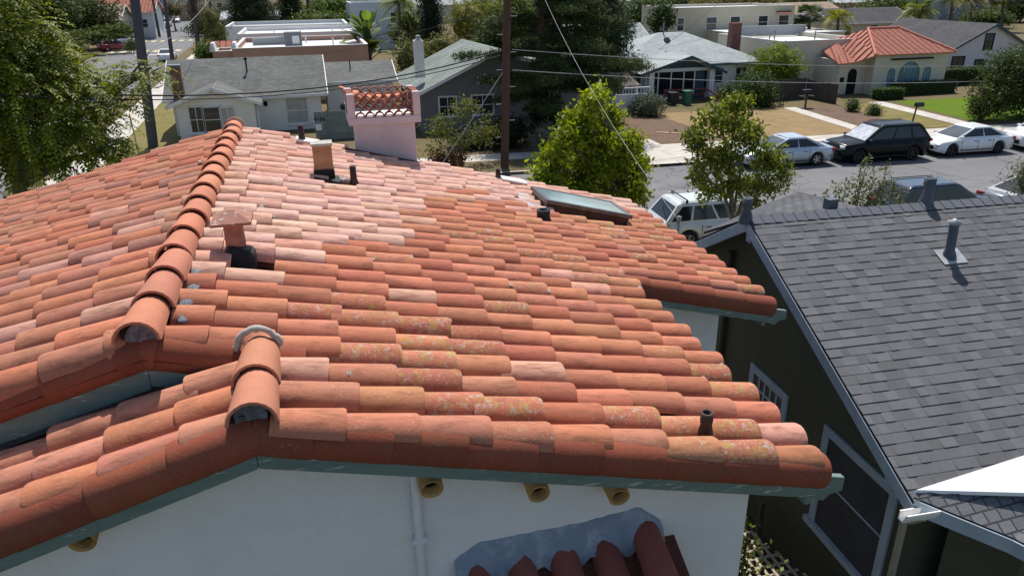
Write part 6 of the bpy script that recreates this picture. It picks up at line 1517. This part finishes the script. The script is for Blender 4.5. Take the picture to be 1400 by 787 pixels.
# side passage: vine, lattice, dry twigs
g = PY(1040, 720, 4.1)
vn = thing('vine', 'leafy vine climbing out of the side passage by the white wall corner', 'vine', (4.9, 6.9, 0)); n = 1500
pos = np.stack([RNG.normal(4.70, .10, n), RNG.normal(6.9, .35, n), RNG.uniform(.3, 2.5, n)], 1); pos[:, 0] += .12 * np.sin(pos[:, 2] * 4 + pos[:, 1] * 3); np_mesh('foliage', leaves(pos, RNG.normal(0, 1, (n, 3)), .085, None, .55), 4, mixcol(n, (.03, .05, .012), (.20, .21, .04), RNG.uniform(0, 1, n)), M_LEAF, vn)
for yy in (6.6, 6.9, 7.2):
    mb = MB(); mb.tube([(4.8, yy, .0), (4.86, yy + .1, 1.0), (4.8, yy, 2.2)], .018, 5); mb.build('stem', M_BARK, vn)
lt = thing('lattice_panel', 'weathered wooden lattice panel leaning in the side passage between the houses', 'lattice', (5.6, 7.0, 0))
mb = MB(); A, B, Cc = V((4.95, 8.45, 1.02)), V((6.35, 8.45, 1.0)), V((4.95, 5.4, .98)); eu, ev = (B - A), (Cc - A)
for k in range(19): f = k / 18; mb.bar(A + ev * f, A + ev * f + eu * (.42 + .58 * f), .045, .014)
for k in range(12):
    f = k / 11; s0 = 0 if f < .42 else (f - .42) / .58; mb.bar(A + eu * f + ev * s0 + V((0, 0, .015)), A + eu * f + ev + V((0, 0, .015)), .045, .014)
mb.build('slats', weathered('lattice_wood', (.34, .29, .23), (.22, .19, .15), .85, 6), lt)
for x, yy in ((5.0, 8.4), (5.0, 5.5), (6.3, 5.5), (6.3, 8.4)): mb = MB(); mb.box((x, yy, .48), (.08, .08, .96)); mb.build('post', M_FENCE, lt)
TX, TY = 6.05, 5.15; tw = thing('dry_twigs', 'bare dry twigs poking up under the white gutter corner', 'plant', (TX, TY, 0)); mb = MB()
for k in range(9):
    a = random.uniform(-.6, .8); b = V((TX, TY, .1)); t_ = V((TX + a * .5, TY + random.uniform(-.25, .25), random.uniform(1.6, 2.4))); q = b.lerp(t_, .6) + V((random.uniform(-.1, .1), 0, 0)); mb.tube([b, q, t_], [.014, .009, .004], 5)
    for _ in range(4): e = q.lerp(t_, random.random()); mb.tube([e, e + V((random.uniform(-.25, .25), random.uniform(-.2, .2), random.uniform(.05, .3)))], [.006, .003], 4)
mb.build('twig', M_BARKG, tw)

# ------------------------------------------------------------------ poles, wires, signs
M_POLE = weathered('brown_pole_wood', (.115, .058, .040), (.075, .038, .027), .8, 3, .45, .7, (5, 5, .25), .5)
M_POLED = weathered('dark_pole_wood', (.075, .075, .085), (.11, .105, .11), .85, 4, .5, .7, (5, 5, .25), .5)
M_WIRE = plain('black_cable', (.012, .012, .013), .6, .2, 2); M_WIREL = plain('grey_cable', (.34, .34, .35), .5, .2, 2)
Yp = 35.6; b = PY(690, 240, Yp)
up_ = thing('utility_pole', 'brown wooden utility pole with step rungs behind the roof ridge line', 'utility pole', (b.x, Yp, .12))
top = PY(693.5, 0, Yp); tz = 13.0; tx = b.x + (top.x - b.x) * (tz - b.z) / (top.z - b.z)
mb = MB(); mb.tube([(b.x, Yp, 0), (tx, Yp, tz)], [.21, .15], 14); mb.build('shaft', M_POLE, up_)
for k in range(9):
    z = 1.6 + k * .8; x = b.x + (tx - b.x) * z / tz; s_ = 1 if k % 2 else -1; mb = MB(); mb.tube([(x, Yp, z), (x + s_ * .48, Yp - .02, z)], .016, 6); mb.build('rung', M_WIREL, up_)
b2 = V((-9.25, 46.6, .12)); t2 = PY(183, -10, 46.6)
p2 = thing('utility_pole', 'thick dark bare pole standing on the corner lawn', 'utility pole', b2); mb = MB(); mb.tube([b2 - V((0, 0, .1)), t2, b2.lerp(t2, 1.5)], [.28, .25, .22], 14); mb.build('shaft', M_POLED, p2)
b3 = PY(236, 92, 80); b3.z = .12; t3 = PY(225, 0, 80); p3 = thing('utility_pole', 'thin grey pole rising behind the brick chimney', 'utility pole', b3); mb = MB(); mb.tube([b3, t3, b3.lerp(t3, 1.4)], [.2, .17, .14], 10); mb.build('shaft', M_POLED, p3)
for (px0, py0, px1, py1, Y_, lab) in ((222, 36, 218, -5, 160, 'dark distant pole nearest the parked row'), (213, 34, 209, -5, 175, 'dark distant pole behind the first of the far row'), (420, 12, 420, -10, 130, 'dark pole between the green crowns'), (288, 20, 286, -5, 205, 'distant pole beside the lone dark car')):
    b = PY(px0, py0, Y_); b.z = .1; t_ = PY(px1, py1, Y_); r = thing('utility_pole', lab, 'utility pole', b, 0, 'distant poles'); mb = MB(); mb.tube([b, t_, b.lerp(t_, 1.3)], [.3, .26, .22], 8); mb.build('shaft', M_POLED, r)
def cable(label, a, b, sag, r, m, n=24, mids=()):
    a, b = V(a), V(b); P = [a.lerp(b, k / n) - V((0, 0, sag * 4 * (k / n) * (1 - k / n))) for k in range(n + 1)]
    o_ = MB().tube(P, r, 6).build('overhead_cable', m); return tag(o_, label, 'cable', 'overhead wires')
def polepx(py_): return PY(700, py_, Yp - .2)
cable('upper grey cable from the brown pole past the pale roofed bungalow', polepx(68), PY(1480, 84, 44), .55, .016, M_WIREL)
cable('lower grey cable from the brown pole across the parked cars side', polepx(96), PY(1480, 104, 42), .55, .018, M_WIREL)
cable('thick black cable crossing before the corner bungalow', PY(684, 70, Yp - .2), PY(-60, 118, 26.0), .95, .030, M_WIRE)
cable('second black cable just under the thick one', PY(684, 76, Yp - .2), PY(-60, 126, 25.5), .90, .02, M_WIRE)
cable('thin pale service wire dropping from the frame top to the tile roof eave', PY(732, -30, 24), PY(924, 296, 11.9), .38, .0055, M_WIREL)
cable('thin dark wire over the flat roofs', PY(200, 118, 60), PY(690, 10, 60), .5, .016, M_WIRE)
cable('thin grey wire hanging from the thick dark pole across the side street', PY(196, 82, 46.5), PY(-20, 70, 40), 1.0, .016, M_WIREL)
cable('thin grey wire slanting up from the thick dark pole', PY(196, 70, 46.5), PY(300, -20, 60), .6, .016, M_WIREL)
cable('guy wire slanting down from the brown pole towards the half bare tree', PY(690, 95, Yp), PY(600, 230, 34.5), .05, .016, M_WIREL)
cable('thin dark wire running down over the pale bungalow roof', PY(1010, -20, 62), PY(868, 90, 56), .3, .014, M_WIRE)
# wall mast where the service wire lands
c = PY(927, 316, 11.85); ms = thing('service_mast', 'small grey service mast with looped wires at the tile roof edge', 'mast', (c.x, c.y, c.z))
mb = MB(); mb.tube([c - V((0, 0, .5)), c + V((0, 0, .22))], .022, 8); mb.lathe([(.02, .18), (.05, .22), (.045, .28), (.001, .30)], c, None, 10); mb.build('mast', M_WIREL, ms)
mb = MB(); mb.tube([c + V((0, 0, .22)), c + V((-.12, -.02, .02)), c + V((-.22, .02, .16)), PY(906, 282, 11.9)], .006, 5); mb.tube([c + V((.0, 0, .2)), c + V((-.06, 0, .32)), c + V((-.2, 0, .2))], .006, 5); mb.build('wire_loop', M_WIRE, ms)
# street furniture
b = PY(190, 212, 44.6); sg = thing('street_sign', 'red and white sign on a thin post at the corner lawn', 'sign', (b.x, 44.6, .12))
mb = MB(); mb.tube([(b.x, 44.6, .05), (b.x - .05, 44.6, 2.3)], .035, 8); mb.build('post', M_WIREL, sg)
mb = MB(); rot = Matrix.Rotation(PI / 2, 3, 'Y') @ Matrix.Rotation(PI / 8, 3, 'Z'); rot = Matrix.Rotation(.32, 3, 'Z') @ rot; mb.lathe([(.001, -.012), (.38, -.012), (.38, .012), (.001, .012)], (b.x - .05, 44.6, 2.0), rot, 8, smooth=False); mb.build('sign_plate', weathered('sign_paint', (.45, .05, .05), (.55, .45, .44), .5, 3, .5, .6), sg)
g = V((35.5, 38.3, .12)); mb_ = thing('post_mailbox', 'dark mailbox on a leaning post at the garden path by the white sedan', 'mailbox', g)
mb = MB(); mb.tube([g, g + V((.15, 0, 1.15))], .05, 8); mb.build('post', M_FENCE, mb_)
mb = MB(); prof = [(-.13, 0), (.13, 0), (.13, .14)] + [(.13 * math.cos(PI * k / 8), .14 + .13 * math.sin(PI * k / 8)) for k in range(1, 8)] + [(-.13, .14)]
c = g + V((.15, -.25, 1.15)); mb.prism([(c.x - .1, c.y + a + .25, c.z + z) for a, z in prof], (.52, 0, 0)); mb.build('box', M_BBLK, mb_)
g = PY(1100, 152, 46.3); g.z = .12; m2 = thing('barbecue_grill', 'black barbecue grill on a post in front of the brown fence', 'grill', g)
mb = MB(); mb.tube([g, g + V((0, 0, .95))], .07, 8); mb.build('post', M_FENCE, m2)
mb = MB(); mb.box(g + V((0, 0, 1.12)), (.72, .42, .30), taper=.85); mb.build('firebox', M_BBLK, m2, bevel=.04); mb = MB(); mb.box(g + V((0, 0, .82)), (.95, .5, .05)); mb.build('shelf', M_FENCE, m2)
# ------------------------------------------------------------------ daylight
scene.world = bpy.data.worlds.new('World'); scene.world.use_nodes = True
wt = scene.world.node_tree; bg = wt.nodes['Background']
sk = wt.nodes.new('ShaderNodeTexSky'); sk.sky_type = 'NISHITA'; sk.sun_disc = False
SUN_EL, SUN_AZ = math.radians(61), math.radians(14)          # azimuth from +Y towards +X
sk.sun_elevation = SUN_EL; sk.sun_rotation = SUN_AZ; sk.altitude = 50; sk.air_density = 1.0; sk.dust_density = 1.2; sk.ozone_density = 1.5
wt.links.new(sk.outputs['Color'], bg.inputs['Color']); bg.inputs['Strength'].default_value = .105
ld = bpy.data.lights.new('sun', 'SUN'); ld.energy = 4.6; ld.angle = math.radians(.53); ld.color = (1.0, .95, .88)
sun = bpy.data.objects.new('sun', ld); COL.objects.link(sun)
sd = V((math.sin(SUN_AZ) * math.cos(SUN_EL), math.cos(SUN_AZ) * math.cos(SUN_EL), math.sin(SUN_EL)))
sun.rotation_euler = sd.to_track_quat('Z', 'Y').to_euler(); sun.location = sd * 60
vs_ = scene.view_settings; scene.display_settings.display_device = 'sRGB'
vs_.view_transform = 'Standard'; vs_.look = 'None'; vs_.exposure = 0.35; vs_.gamma = 1.0; vs_.use_curve_mapping = False
scene.render.engine = 'CYCLES'
scene.cycles.use_denoising = True
scene.cycles.max_bounces = 6; scene.cycles.transparent_max_bounces = 8
scene.render.film_transparent = False
